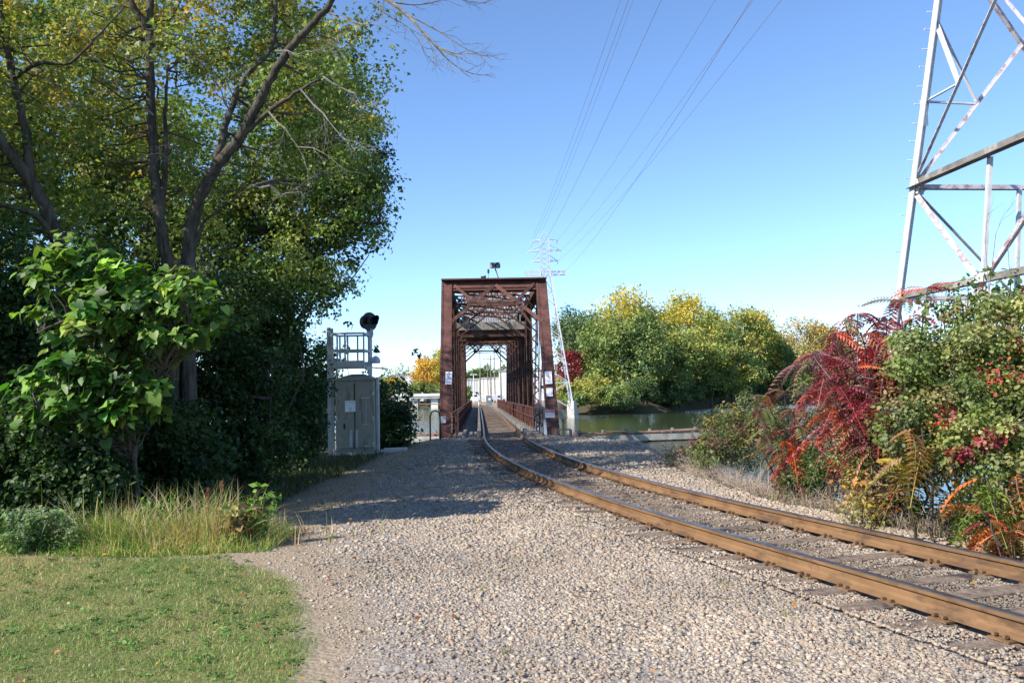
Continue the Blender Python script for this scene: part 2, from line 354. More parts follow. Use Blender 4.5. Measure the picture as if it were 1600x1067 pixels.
PAL = np.array([(0.47, 0.43, 0.38), (0.35, 0.31, 0.275), (0.4, 0.3, 0.245), (0.29, 0.285, 0.3), (0.54, 0.51, 0.47), (0.24, 0.235, 0.23),
                (0.45, 0.385, 0.31), (0.38, 0.36, 0.34), (0.33, 0.235, 0.19), (0.5, 0.44, 0.37), (0.33, 0.34, 0.36), (0.42, 0.38, 0.335)])
def cube_template(j):
    v = np.array([(x, y, z) for z in (-1, 1) for x, y in ((-1, -1), (1, -1), (1, 1), (-1, 1))], float) * 0.5
    v[4:, :2] *= rng.uniform(0.55, 1.0, (4, 2)); v[:, :2] *= rng.uniform(0.65, 1.2, (8, 2)); v[:, 2] *= rng.uniform(0.6, 1.1, 8); v += rng.normal(0, 0.09, (8, 3))
    return v
CF = np.array([(3, 2, 1, 0), (4, 5, 6, 7), (0, 1, 5, 4), (1, 2, 6, 5), (2, 3, 7, 6), (3, 0, 4, 7)])

TIES = []
_y = 1.0
while _y < 160:
    TIES.append(_y); _y += (0.53 if _y < 34 else 0.50) * cdir(_y).y

def stones():
    VV, FF, CC = [], [], []; base = 0
    specs = [(4.3, 8.5, -3.5, 7.5, 2900, 0.0205), (8.5, 12.5, -4, 7, 1900, 0.024), (12.5, 19, -4.5, 6.5, 800, 0.033), (19, 34.4, -5, 9, 210, 0.052)]
    specs += [(4.3, 10.5, -3.6, 1.8, 1500, 0.012), (4.3, 9, -2, 6, 1500, 0.0135)]
    for y0, y1, x0, x1, dens, s0 in specs:
        n = int((y1 - y0) * (x1 - x0) * dens); x = rng.uniform(x0, x1, n); y = rng.uniform(y0, y1, n)
        d = lat(x, y); ge = gravel_edge(y) + fbm(x, y, 1.3) * 0.7
        pr = np.clip(0.5 + (x - ge) / 0.9, 0.03, 1) if s0 > 0.02 else np.clip(0.8 + (x - ge) / 3, 0.1, 1) * (x > lawn_edge(y))
        wsh = np.interp(y, [0, 13, 18, 24, 29, 40], [2.2, 2.4, 3.2, 5.0, 6.8, 7.2]); pr *= np.clip(1 - (d - wsh) / 0.8, 0, 1)
        inside = np.abs(d) < 1.32; pr = np.where(inside, pr * np.clip(0.5 + 0.8 * fbm(x, y, 0.9), 0.15, 0.8), pr)
        pr = np.where((x < lawn_edge(y) + 0.1), pr * 0.04, pr); pr = np.where(np.abs(np.abs(d) - 0.755) < 0.1, 0.0, pr)
        TA = np.array(TIES); ty = np.abs(y[:, None] + (np.clip(d, -1.5, 1.5) * 0)[:, None] - TA[None]) if False else None
        sl_ = (cx(y + .3) - cx(y - .3)) / .6; yp = y + d * sl_ / np.sqrt(1 + sl_ ** 2); j = np.clip(np.searchsorted(TA, yp), 1, len(TA) - 1); dt = np.minimum(np.abs(yp - TA[j - 1]), np.abs(yp - TA[j])) * np.sqrt(1 + sl_ ** 2)
        cover = np.where(inside, 0.1 + 0.35 * (fbm(x + 9, y, 1.4) > 0.28), np.where(y < 9.3, 0.9, 0.12 + 0.5 * (fbm(x + 3, y, 1.2) > 0.15)))
        pr = np.where((dt < 0.11) & (np.abs(d) < 1.33), pr * cover, pr)
        pr = pr * np.clip(0.8 + 0.8 * fbm(x + 30, y, 0.6) + 0.5 * fbm(x + 3, y + 7, 2.4), 0.25, 1) * np.clip((x - gravel_edge(y)) / 2.2, 0.45, 1)
        k = (rng.random(n) < pr) & (np.abs(x) < 0.66 * y + 1.2); x = x[k]; y = y[k]; d = d[k]; n = len(x)
        s = s0 * np.minimum(np.exp(rng.normal(0, 0.4, n)), 2.1); s = np.where(np.abs(d) < 1.32, s * 0.82, s)
        z = height(x, y) + s * rng.uniform(-0.12, 0.2, n) + np.where(np.abs(d) < 1.35, 0.03, 0.0)
        pos = np.stack([x, y, z], 1); nor = rng.normal(0, 0.24, (n, 3)) + np.array([0, 0, 1.0]); side, tip, nor = rot_from(nor, rng.normal(0, 1, (n, 3)))
        sz = np.stack([s * rng.uniform(0.8, 1.45, n), s * rng.uniform(0.7, 1.1, n), s * rng.uniform(0.35, 0.75, n)], 1)
        ti = rng.integers(0, 10, n)
        c = PAL[rng.integers(0, len(PAL), n)] * rng.uniform(0.75, 1.15, (n, 1)) * np.array([0.98, 0.9, 0.8]); c = c * 0.62 + np.array([0.35, 0.295, 0.235]) * 0.38; c = c * (1 - 0.42 * np.exp(-(d / 0.42) ** 2)[:, None]) * (0.92 + 0.22 * fbm(x, y, 0.7) + 0.12 * fbm(x, y, 2.7))[:, None] * np.array([1.0, 0.98, 0.94])
        for t in range(10):
            q = ti == t; T = cube_template(t); m_ = q.sum()
            V = pos[q][:, None, :] + (T[None, :, 0:1] * (side[q] * sz[q, 0:1])[:, None] + T[None, :, 1:2] * (tip[q] * sz[q, 1:2])[:, None] + T[None, :, 2:3] * (nor[q] * sz[q, 2:3])[:, None])
            VV.append(V.reshape(-1, 3)); FF.append((CF[None] + (np.arange(m_) * 8)[:, None, None]).reshape(-1, 4) + base); CC.append(np.repeat(c[q], 8, 0)); base += m_ * 8
    o = np_obj('ballast_gravel', np.concatenate(VV), np.concatenate(FF), M['stone'], np.concatenate(CC))
    tag(o, 'crushed pinkish grey ballast stones spread beside and between the rails', 'gravel', kind='stuff')
stones()

# ------------------------------------------------------------------ track
def rail_sweep(off, y0, y1, step):
    prof = [(-0.075, 0.0), (0.075, 0.0), (0.075, 0.012), (0.02, 0.035), (0.009, 0.06), (0.009, 0.118), (0.034, 0.135), (0.037, 0.168), (0.03, 0.178), (-0.03, 0.178), (-0.037, 0.168), (-0.034, 0.135), (-0.009, 0.118), (-0.009, 0.06), (-0.02, 0.035), (-0.075, 0.012)]
    ys = np.arange(y0, y1 + 1e-6, step); k = len(prof); mb = MB()
    for y in ys:
        d = cdir(y); n_ = Vector((d.y, -d.x, 0)); c = Vector((float(cx(y)), y, 0.014)) + n_ * off
        for (a, b) in prof: mb.v.append(tuple(c + n_ * a * 0.95 + Vector((0, 0, b * 0.9))))
    for i in range(len(ys) - 1):
        for j in range(k):
            a = i * k + j; b = i * k + (j + 1) % k
            mb.f.append((a, b, b + k, a + k)); mb.m.append(1 if j in (7, 8, 9) else 0)
    mb.f.append(tuple(range(k))[::-1]); mb.m.append(0)
    return mb

def build_track():
    t = empty('railway_track', (0, 0, 0), 'single rusty railway track curving from the right foreground onto the truss bridge', 'railway track')
    for off in (-0.755, 0.755):
        o = rail_sweep(off, -13.5, 198, 0.5).build('rail', [M['rail'], M['rail_top']], t)
    # joint bars
    y = 1.0; s = 0; ties = []
    ties = [(q, i) for i, q in enumerate(TIES)]
    shown = 0; rest = MB(); restp = MB()
    for (y, s) in ties:
        d = cdir(y); ang = math.atan2(d.y, d.x) - math.pi / 2 + random.gauss(0, 0.012); on = 34.6 < y < 118.5
        L_ = 2.62 if not on else 3.1; c = Vector((float(cx(y)), y, 0)) + Vector((d.y, -d.x, 0)) * random.uniform(-0.05, 0.05)
        top = random.uniform(-0.012, 0.008)
        wd = random.uniform(0.2, 0.24) if not on else 0.3
        near = 3.6 < y and shown < 100
        mb = MB() if near else rest
        if near and y < 34:   # cracked, uneven end grain
            nseg = 12; cs, sn = math.cos(ang), math.sin(ang); base = len(mb.v)
            for i in range(nseg + 1):
                u = -L_ / 2 + L_ * i / nseg
                for (a, zz) in ((-wd / 2, -0.14), (-wd / 2, -0.012), (-wd / 2 + 0.02, 0.0), (-0.02, random.uniform(-0.004, 0.004)), (0.02, random.uniform(-0.004, 0.003)), (wd / 2 - 0.02, 0.0), (wd / 2, -0.012), (wd / 2, -0.14)):
                    aa = a + (random.uniform(-0.008, 0.008) if zz > -0.1 else 0); zz2 = zz + (random.uniform(-0.004, 0.004) if zz > -0.1 else 0)
                    mb.v.append((c.x + cs * u - sn * aa, c.y + sn * u + cs * aa, top + zz2))
            for i in range(nseg):
                for j in range(7):
                    a = base + i * 8 + j; mb.f.append((a, a + 1, a + 9, a + 8)); mb.m.append(0)
            mb.f.append(tuple(base + j for j in range(8))[::-1]); mb.m.append(0); mb.f.append(tuple(base + nseg * 8 + j for j in range(8))); mb.m.append(0)
        else:
            mb.box((c.x, c.y, top - 0.09), (L_, wd, 0.18), ang)
        if near:
            o = mb.build('tie', M['tie'], t); shown += 1
            if y < 30:
                for off in (-0.755, 0.755):
                    p = MB(); cc = Vector((float(cx(y)), y, 0)) + Vector((d.y, -d.x, 0)) * off
                    ad = math.atan2(d.y, d.x) - math.pi / 2
                    p.box((cc.x, cc.y, top * 0.5 + 0.006), (0.25, 0.18, 0.014), ad)
                    r_ = Vector((math.cos(ad), math.sin(ad), 0)); f_ = Vector((-r_.y, r_.x, 0))
                    for sx in (-1, 1):
                        for sy in (-1, 1):
                            q = cc + r_ * (sx * 0.098) + f_ * (sy * 0.055 * (1 if sx > 0 else -0.8))
                            p.box((q.x, q.y, 0.03), (0.036, 0.022, 0.02), ad); p.box((q.x, q.y, 0.02), (0.018, 0.018, 0.03), ad + 0.01)
                        if random.random() < 0.5:
                            q = cc + r_ * (sx * 0.145); p.box((q.x, q.y, 0.024), (0.03, 0.028, 0.022), ad)
                    pl = p.build('tie_plate', M['plate']); pl.parent = o; pl.matrix_parent_inverse = Matrix.Identity(4)
    o = rest.build('tie', M['tie'], t); tag(o, kind='stuff')
    for y0 in (22.3,):
        for off in (-0.755, 0.755):
            yy = y0 + (0.8 if off > 0 else 0); d = cdir(yy); n_ = Vector((d.y, -d.x, 0)); c = Vector((float(cx(yy)), yy, 0.1)) + n_ * off; jb = MB()
            for sgn in (-1, 1):
                jb.bar(c + n_ * sgn * 0.022 - d * 0.45, c + n_ * sgn * 0.022 + d * 0.45, 0.03, 0.075)
                for k in range(6): q = c + n_ * sgn * 0.045 + d * (-0.375 + k * 0.15); jb.cyl(q - n_ * 0.02, q + n_ * 0.02, 0.018, 6)
            jb.build('joint_bar', M['spike'], t)
build_track()

# ------------------------------------------------------------------ bridge
BS = -0.042
BU = Vector((BS, 1, 0)).normalized(); BR = Vector((BU.y, -BU.x, 0))
B0 = Vector((-0.58, 34.0, 0))
def bp_(u, s, z): return B0 + BU * s + BR * u + Vector((0, 0, z))   # u across, s along, z up

def laced(mb, p, q, w_, nrm, ch=0.07, pitch=0.32, depth=0.0):
    """two flanges w_ apart in the plane with normal nrm, zigzag lacing between"""
    p = Vector(p); q = Vector(q); d = (q - p); L_ = d.length; d.normalize(); nrm = Vector(nrm).normalized(); sd = d.cross(nrm).normalized()
    for a in (-1, 1): mb.bar(p + sd * a * w_ / 2, q + sd * a * w_ / 2, ch, ch * 1.2 if depth == 0 else depth, nrm)
    n_ = max(2, int(L_ / pitch)); off = [0.0] if depth == 0 else [-depth / 2, depth / 2]
    for o_ in off:
        for i in range(n_):
            a = p + d * (L_ * i / n_); b = p + d * (L_ * (i + 1) / n_); s_ = 1 if i % 2 else -1
            mb.bar(a + sd * s_ * w_ / 2 + nrm * o_, b - sd * s_ * w_ / 2 + nrm * o_, 0.05, 0.012, nrm)

def build_bridge():
    t = empty('truss_bridge', bp_(0, 0, 0), 'rusty brown riveted steel through truss railway bridge crossing the river', 'bridge')
    W = 2.25; PL = 5.2; NP = 10; LEN = NP * PL; HT = 6.98
    def rivet_row(mb, a, b, n_, nrm):
        for i in range(n_):
            c = a.lerp(b, (i + 0.5) / n_); mb.cyl(c - nrm * 0.01, c + nrm * 0.016, 0.02, 5)
    # end posts
    for s0, s1 in ((0, PL), (LEN, LEN - PL)):
        for sd in (-1, 1):
            mb = MB(); a = bp_(sd * W, s0, -0.75); b = bp_(sd * W, s1, HT); d = (b - a).normalized()
            nr = BR.cross(d).normalized()
            mb.bar(a, b, 0.50, 0.42, nr)
            sgn = 1 if s0 == 0 else -1
            fn = nr if nr.y < 0 else -nr
            for e in (-1, 1):
                mb.bar(a + BR * e * 0.2 + fn * 0.222, b + BR * e * 0.2 + fn * 0.222, 0.1, 0.016, nr)
                if s0 == 0: rivet_row(mb, a + BR * e * 0.2 + fn * 0.23, b + BR * e * 0.2 + fn * 0.23, 62, fn)
            mb.build('end_post', M['rust'], t)
    # chords
    for sd in (-1, 1):
        mb = MB(); mb.bar(bp_(sd * W, PL - 0.1, HT), bp_(sd * W, LEN - PL + 0.1, HT), 0.48, 0.44); mb.build('top_chord', M['rust_d'], t)
        mb = MB()
        for e in (-0.16, 0.16): mb.bar(bp_(sd * W + e, 0, -0.55), bp_(sd * W + e, LEN, -0.55), 0.04, 0.4)
        mb.build('bottom_chord', M['rust_d'], t)
    # verticals and diagonals
    for k in range(1, NP):
        s = k * PL
        for sd in (-1, 1):
            mb = MB()
            if k > 2 or k == 1:
                mb.bar(bp_(sd * W, s, -0.5), bp_(sd * W, s, HT), 0.26, 0.02, BU) if k > 2 else None
                for e in (-1, 1): mb.bar(bp_(sd * W + e * 0.15, s, -0.5), bp_(sd * W + e * 0.15, s, HT), 0.03, 0.3 if k > 2 else 0.14, BU)
            elif k in (1, NP - 1):
                for e in (-1, 1): mb.bar(bp_(sd * W + e * 0.12, s, -0.5), bp_(sd * W + e * 0.12, s, HT), 0.03, 0.14, BU)
            else:
                laced(mb, bp_(sd * W, s, -0.5), bp_(sd * W, s, HT - 0.1), 0.32, BU, 0.04, 0.3, 0.26)
                for e in (-1, 1): mb.bar(bp_(sd * W + e * 0.17, s, -0.5), bp_(sd * W + e * 0.17, s, HT), 0.02, 0.3, BU)
            mb.build('vertical_post', M['rust_d'], t)
    for k in range(1, NP - 1):
        s = k * PL
        a, b = ((s, s + PL) if k < NP / 2 else (s + PL, s))
        for sd in (-1, 1):
            mb = MB()
            for e in (-0.15, 0.15): mb.bar(bp_(sd * W + e, a, HT), bp_(sd * W + e, b, -0.5), 0.035, 0.15)
            mb.build('diagonal', M['rust_d'], t)
            if k in (3, 4, 5, 6):
                mb = MB(); mb.bar(bp_(sd * W + 0.03, b, HT), bp_(sd * W + 0.03, a, -0.5), 0.04, 0.08); mb.build('counter_diagonal', M['rust_d'], t)
    # portals: deep strut, chevron bracing in the plane of the end posts
    for s0, s1, nm in ((0, PL, 1), (LEN, LEN - PL, 0)):
        def pp(u, z, off=0.0):
            s = s0 + (s1 - s0) * (z + 0.75) / (HT + 0.75); return bp_(u, s - (off if nm else -off), z)
        up_ = (pp(0, 5) - pp(0, 4)).normalized()
        mb = MB(); mb.bar(pp(-W + 0.25, HT - 0.06), pp(W - 0.25, HT - 0.06), 0.36, 0.5, up_)
        mb.bar(pp(-W + 0.25, HT - 0.27, 0.2), pp(W - 0.25, HT - 0.27, 0.2), 0.02, 0.09, up_)
        if nm: rivet_row(mb, pp(-W + 0.25, HT - 0.24, 0.22), pp(W - 0.25, HT - 0.24, 0.22), 40, Vector((0, -1, 0)))
        mb.bar(bp_(-W - 0.25, s1 - 0.14 * (1 if nm else -1), HT + 0.25), bp_(W + 0.25, s1 - 0.14 * (1 if nm else -1), HT + 0.25), 0.5, 0.07)
        mb.build('portal_strut', M['rust'], t)
        o_ = 0.24
        segs = [((0.0, HT - 0.06), (-W + 0.15, 5.05), 0.17), ((0.06, HT - 0.04), (W - 0.1, 5.05), 0.17), ((-W + 0.36, HT - 0.02), (-1.02, 6.12), 0.13), ((W - 0.36, HT + 0.0), (1.02, 6.12), 0.15),
                ((-1.2, 6.1), (1.2, 6.1), 0.14), ((-1.2, 5.93), (1.2, 5.93), 0.08), ((1.0, 5.9), (W - 0.6, 4.9), 0.1)]
        for i, (a, b, wd) in enumerate(segs):
            mb = MB(); oo = o_ + 0.012 * i; p_, q_ = pp(a[0], a[1], oo), pp(b[0], b[1], oo); fn = Vector((0, -1, 0.4))
            mb.bar(p_, q_, wd, 0.03, fn); mb.bar(p_ + Vector((0, 0.05, 0.0)), q_ + Vector((0, 0.05, 0.0)), 0.025, 0.1, fn)
            mb.build('portal_brace', M['rust'] if i in (1, 2) else M['rust_d'], t)
        for sx in (-1, 1):
            mb = MB(); c = pp(sx * 1.05, 6.06, 0.2); mb.bar(c - Vector((0.2, 0, 0)), c + Vector((0.2, 0, 0)), 0.3, 0.016, Vector((0, -1, 0.5))); mb.build('gusset_plate', M['rust_d'], t)
    # top struts, sway frames and top laterals
    for k in range(2, NP - 1):
        s = k * PL; mb = MB()
        laced(mb, bp_(-W, s, HT - 0.1), bp_(W, s, HT - 0.1), 0.42, BU, 0.08, 0.26)
        if k > 3: laced(mb, bp_(-W, s, 6.1), bp_(W, s, 6.1), 0.22, BU, 0.06, 0.3)
        mb.build('top_strut', M['rust_d'], t)
        mb = MB()
        for sx in (-1, 1):
            mb.bar(bp_(0.02 * sx, s, HT - 0.3), bp_(sx * (W - 0.15), s, 5.15), 0.09, 0.06, BU); mb.bar(bp_(sx * (W - 0.3), s + 0.07, HT - 0.3), bp_(sx * 0.8, s + 0.07, 6.1), 0.08, 0.05, BU)
        mb.build('sway_brace', M['rust_d'], t)
    for k in range(1, NP - 1):
        s = k * PL
        for sx in (-1, 1):
            mb = MB(); laced(mb, bp_(-sx * (W - 0.2), s + 0.2, HT - 0.12 - 0.02 * sx), bp_(sx * (W - 0.2), s + PL - 0.2, HT - 0.12 - 0.02 * sx), 0.3, Vector((0, -1, 0)), 0.06, 0.24); mb.build('top_lateral', M['rust'], t)
    # floor system
    mb = MB()
    for k in range(0, NP + 1): mb.bar(bp_(-W, k * PL, -0.62), bp_(W, k * PL, -0.62), 0.3, 0.7)
    mb.build('floor_beam', M['rust_d'], t)
    mb = MB()
    for u in (-0.95, 0.95): mb.bar(bp_(u + 0.15, 0, -0.42), bp_(u + 0.15, 84.5, -0.42), 0.3, 0.42)
    mb.build('stringer', M['rust_d'], t)
    # walkway planks and guard timbers
    for u0, u1 in ((-1.95, -0.98), (1.3, 1.98)):
        mb = MB(); s = 0.9
        while s < 84:
            w_ = random.uniform(0.2, 0.27); mb.box(bp_((u0 + u1) / 2 + random.uniform(-.03, .03), s, -0.02 + random.uniform(-0.006, 0.006)), (u1 - u0 + random.uniform(-.06, .06), w_, 0.06), math.atan(-BS) * -1 * -1 + math.atan(BS) * 2 * 0 + 0.042)
            s += w_ + random.uniform(0.012, 0.04)
        mb.build('walkway', M['plank'], t)
    mb = MB()
    for u in (-0.95 + 0.1, 1.28):
        s = 0.7
        while s < 84:
            mb.bar(bp_(u, s, 0.075), bp_(u, min(s + 3.9, 84), 0.075), 0.17, 0.14); s += 3.95
    mb.bar(bp_(-1.5, 0.7, 0.07), bp_(-1.5, 84, 0.07), 0.14, 0.12)
    mb.build('guard_timber', M['plank'], t)
    # side plate girders with stiffeners
    for sd in (-1, 1):
        mb = MB(); uu = sd * 1.985; s_start = 9.0 if sd > 0 else 5.5
        mb.bar(bp_(uu, s_start, 0.45), bp_(uu, 84.5, 0.45), 0.02, 1.05); mb.bar(bp_(uu, s_start, 0.98), bp_(uu, 84.5, 0.98), 0.16, 0.03)
        s = s_start
        while s < 84: mb.bar(bp_(uu - sd * 0.045, s, -0.05), bp_(uu - sd * 0.045, s, 0.96), 0.06, 0.07, BR); s += 1.3
        mb.build('side_girder', M['rust'], t)
        rl = MB(); uu = sd * 1.80; s = 0.3
        while s < 84: rl.cyl(bp_(uu, s, 0.0), bp_(uu, s, 1.12), 0.028, 6); s += 2.0
        for z in (0.6, 1.1): rl.tube([bp_(uu, 0.3, z - 0.25), bp_(uu, 1.6, z), bp_(uu, 84, z)], 0.028, 6)
        rl.build('handrail', M['rust'], t)
    # abutment pier beyond and middle pier
    for s, wd in ((-0.2, 5.4), (26, 5.4), (53, 5.4), (84.8, 5.4)):
        mb = MB(); mb.box(bp_(0, s + (0.9 if s < 0 else 0), -2.95), (wd, 1.7, 3.7), 0.042); mb.build('pier', M['conc'], t, bevel=0.06)
    # operator's house on a platform across the trusses
    hs = 19.5
    mb = MB(); mb.box(bp_(0, hs + 1.8, 6.38), (2 * W + 0.6, 4.2, 0.1), 0.042); mb.bar(bp_(-W, hs - 0.28, 6.15), bp_(W, hs - 0.28, 6.15), 0.06, 0.42)
    mb.build('platform', M['plank'], t)
    mb = MB()
    for ss in (0.0, 1.9, 3.8): mb.bar(bp_(-W, hs + ss, 5.75), bp_(W, hs + ss, 5.75), 0.26, 0.5)
    mb.build('platform_beam', M['rust_d'], t)
    h = empty('bridge_house', bp_(0, hs + 2, 6.43)); COL.objects.unlink(h); bpy.data.objects.remove(h)
    mb = MB(); x0 = -1.75; n_ = 44
    for i in range(n_):
        u = x0 + 3.5 * (i + 0.5) / n_; mb.box(bp_(u, hs + 0.72 + (0.02 if i % 2 else 0), 7.62), (3.5 / n_, 0.04, 2.4), 0.042)
    mb.box(bp_(0, hs + 1.95, 7.62), (3.44, 2.4, 2.38), 0.042); hw = mb.build('bridge_house', M['greyhouse'], t)
    mb = MB(); mb.box(bp_(0, hs + 1.95, 8.87), (3.9, 2.9, 0.1), 0.042); r_ = mb.build('roof', M['dark_beam']); relink(r_, t); r_.name = 'house_roof'
    mb = MB(); mb.box(bp_(-0.7, hs + 0.69, 7.75), (0.8, 0.04, 0.8), 0.042); w_ = mb.build('window', M['glass'], t)
    mb = MB()
    for z in (6.9, 7.35): mb.cyl(bp_(-W + .2, hs - 0.2, z), bp_(W - .2, hs - 0.2, z), 0.02, 6)
    for i in range(7): u = -W + 0.3 + i * 0.65; mb.cyl(bp_(u, hs - 0.2, 6.4), bp_(u, hs - 0.2, 7.37), 0.02, 6)
    mb.build('platform_railing', M['galv'], t)
    # fittings at deck edge
    mb = MB(); c = bp_(-2.6, -0.7, 0)
    mb.tube([c + Vector((-0.2, 0, -0.6)), c + Vector((-0.2, 0, 0.95)), c + Vector((-0.12, 0, 1.12)), c + Vector((0.02, 0, 1.17)), c + Vector((0.16, 0, 1.1)), c + Vector((0.2, 0, 0.9)), c + Vector((0.2, 0, -0.6))], 0.032, 7)
    o = mb.build('grab_rail', M['black'], smooth=True); tag(o, 'dark bent pipe hoop standing left of the bridge portal foot', 'grab rail')
    mb = MB(); c = bp_(2.52, -0.9, 0)
    mb.cyl(c + Vector((0, 0, -0.4)), c + Vector((0, 0, 0.75)), 0.05, 8); g = empty('junction_box', c, 'grey electrical box on a short pipe stand at the right portal foot', 'junction box')
    mb.cyl(c + Vector((0.3, 0.1, -0.4)), c + Vector((0.3, 0.1, 0.3)), 0.06, 8); mb.cyl(c + Vector((-0.3, 0.0, -0.4)), c + Vector((-0.3, 0.0, 0.35)), 0.035, 8)
    mb.bar(c + Vector((-0.3, 0, 0.3)), c + Vector((0.3, 0.1, 0.3)), 0.05, 0.05); mb.build('stand', M['dark_beam'], g)
    mb = MB(); mb.box(c + Vector((0, -0.08, 0.9)), (0.32, 0.2, 0.36)); b_ = mb.build('box', M['cabinet'], g, bevel=0.01)
    # things on top of the portal
    top = bp_(0, PL - 0.1, HT + 0.28)
    g = empty('floodlight', top + BR * 0.05, 'dark floodlight pair on a leaning pole on top of the bridge portal', 'floodlight')
    mb = MB(); a = top + BR * 0.22; b = top + BR * 0.06 + Vector((0, 0, 0.52)); mb.cyl(a, b, 0.03, 8); mb.build('pole', M['dark_beam'], g)
    for du, an in ((-0.12, 0.5), (0.12, -0.4)):
        mb = MB(); mb.box(b + BR * du + Vector((0, 0, 0.1)), (0.2, 0.24, 0.2), an); mb.box(b + BR * du + Vector((0, -0.12 if an < 0 else -0.1, 0.22)), (0.22, 0.2, 0.02), an); mb.build('lamp', M['black'] if du > 0 else M['dark_beam'], g, bevel=0.01)
    g = empty('beacon', top - BR * 0.26, 'small dark beacon on a thin rod left of the floodlight on the portal', 'beacon')
    mb = MB(); mb.cyl(top - BR * 0.26, top - BR * 0.26 + Vector((0, 0, 0.3)), 0.012, 6); mb.build('rod', M['dark_beam'], g)
    mb = MB(); mb.tube([top - BR * 0.26 + Vector((0, 0, z)) for z in (0.26, 0.31, 0.36, 0.46)], [0.02, 0.06, 0.05, 0.045], 8); mb.build('lamp', M['black'], g)
    mb = MB(); mb.box(top - BR * 0.52 + Vector((0, 0, 0.05)), (0.2, 0.2, 0.15)); mb.box(top - BR * 0.42 + Vector((0, -0.02, 0.06)), (0.08, 0.14, 0.2))
    o = mb.build('relay_box', M['rust_d'], bevel=0.01); tag(o, 'small brown box lying on the portal top left of the beacon', 'box')
build_bridge()

# ------------------------------------------------------------------ signs
def text_mesh(s, size, mat, depth=0.0):
    cu = bpy.data.curves.new('txt', 'FONT'); cu.body = s; cu.size = size; cu.align_x = 'CENTER'; cu.align_y = 'CENTER'; cu.extrude = 0.001; cu.resolution_u = 2
    o = bpy.data.objects.new('txt', cu); COL.objects.link(o); bpy.context.view_layer.update()
    me = bpy.data.meshes.new_from_object(o.evaluated_get(bpy.context.evaluated_depsgraph_get())); bpy.data.objects.remove(o)
    me.materials.clear(); me.materials.append(mat); return me

def sign(c, w_, h_, label, lines, pict=False, header=None, tilt=0.0, rz=0.0, panel='white', cat='sign', group=None):
    """flat sign facing -Y"""
    g = empty('sign', c, label, cat, group); g.rotation_euler = (tilt, 0, rz)
    def put(name, mb_or_me, mats):
        o = mb_or_me.build(name, mats) if isinstance(mb_or_me, MB) else link(bpy.data.objects.new(name, mb_or_me)); o.parent = g; return o
    mb = MB(); mb.box((0, 0, 0), (w_, 0.012, h_)); put('panel', mb, M[panel])
    for (t_, z, sz, mt) in lines:
        me = text_mesh(t_, sz, M[mt]); o = put('lettering', me, None); o.location = (0, -0.010, z); o.rotation_euler = (math.pi / 2, 0, 0)
    if header:
        mb = MB(); mb.box((0, -0.008, h_ / 2 - header / 2 - 0.01), (w_ - 0.03, 0.004, header)); put('header', mb, M['red'])
    if pict:
        R_ = w_ * 0.3; z0 = 0.06 * h_
        mb = MB(); pts = [Vector((R_ * math.cos(a), -0.009, z0 + R_ * math.sin(a))) for a in np.linspace(0, 2 * math.pi, 21)]
        for a, b in zip(pts[:-1], pts[1:]): mb.bar(a, b, 0.004, 0.018, (0, -1, 0.01))
        mb.bar(Vector((-R_ * .7, -0.011, z0 + R_ * .7)), Vector((R_ * .7, -0.011, z0 - R_ * .7)), 0.02, 0.004, (0, -1, 0)); put('symbol', mb, M['red'])
        mb = MB(); q = R_ * 0.8
        mb.cyl((0.05 * q, -0.007, z0 + q * 0.72), (0.05 * q, -0.012, z0 + q * 0.72), q * 0.17, 10)
        for a, b, t_ in (((0, .5), (-.05, -.1), .26), ((-.05, -.1), (.4, -.75), .16), ((-.05, -.1), (-.5, -.7), .16), ((0, .45), (.5, .1), .12), ((0, .45), (-.45, .15), .12)):
            mb.bar((a[0] * q, -0.009, z0 + a[1] * q), (b[0] * q, -0.009, z0 + b[1] * q), t_ * q, 0.005, (0, -1, 0))
        put('figure', mb, M['ink'])
    return g

ts = -0.59
def on_post(px, py):
    # find the point on the inclined portal face
    best = None
    for k in range(60):
        Y = 33 + k * 0.1; p = at(px, py, Y); s = (p - B0).dot(BU); zf = -0.75 + s / 5.2 * (6.98 + 0.75); e = abs(zf - p.z)
        if best is None or e < best[0]: best = (e, p)
    return best[1] + Vector((0, -0.33, -0.02))
LN = lambda rows, sz: [(t_, z, sz, 'ink') for t_, z in rows]
sign(on_post(702, 590), 0.28, 0.66, 'white no trespassing sign with walking figure on the left portal post', LN([('NO', .27, ), ('TRESPASSING', .21, )], 0.045) + LN([('DANGER', -.2), ('KEEP OFF BRIDGE', -.26)], 0.034), pict=True, tilt=-0.59)
sign(on_post(856.5, 589.5), 0.3, 0.66, 'white no trespassing sign with walking figure highest on the right portal post', LN([('NO', .27), ('TRESPASSING', .21)], 0.045) + LN([('DANGER', -.2), ('KEEP OFF BRIDGE', -.26)], 0.034), pict=True, tilt=-0.59)
sign(on_post(858, 612), 0.27, 0.42, 'small white notice just below the figure sign on the right portal post', LN([('NOTICE', .15), ('I', .03), ('NO ENTRY', -.08), ('PRIVATE', -.15)], 0.06), tilt=-0.59)
sign(on_post(693.5, 654) + Vector((0, -0.1, 0)), 0.23, 0.27, 'small pale square sign low on the left portal post', LN([('PRIVATE', .07), ('PROPERTY', 0), ('KEEP OUT', -.07)], 0.045))
sign(at(859.5, 646, 33.2), 0.38, 0.32, 'red and white danger sign low at the right portal foot', [('DANGER', .105, 0.07, 'white')] + LN([('NO TRESPASSING', -.01), ('ON BRIDGE', -.08)], 0.042), header=0.1)

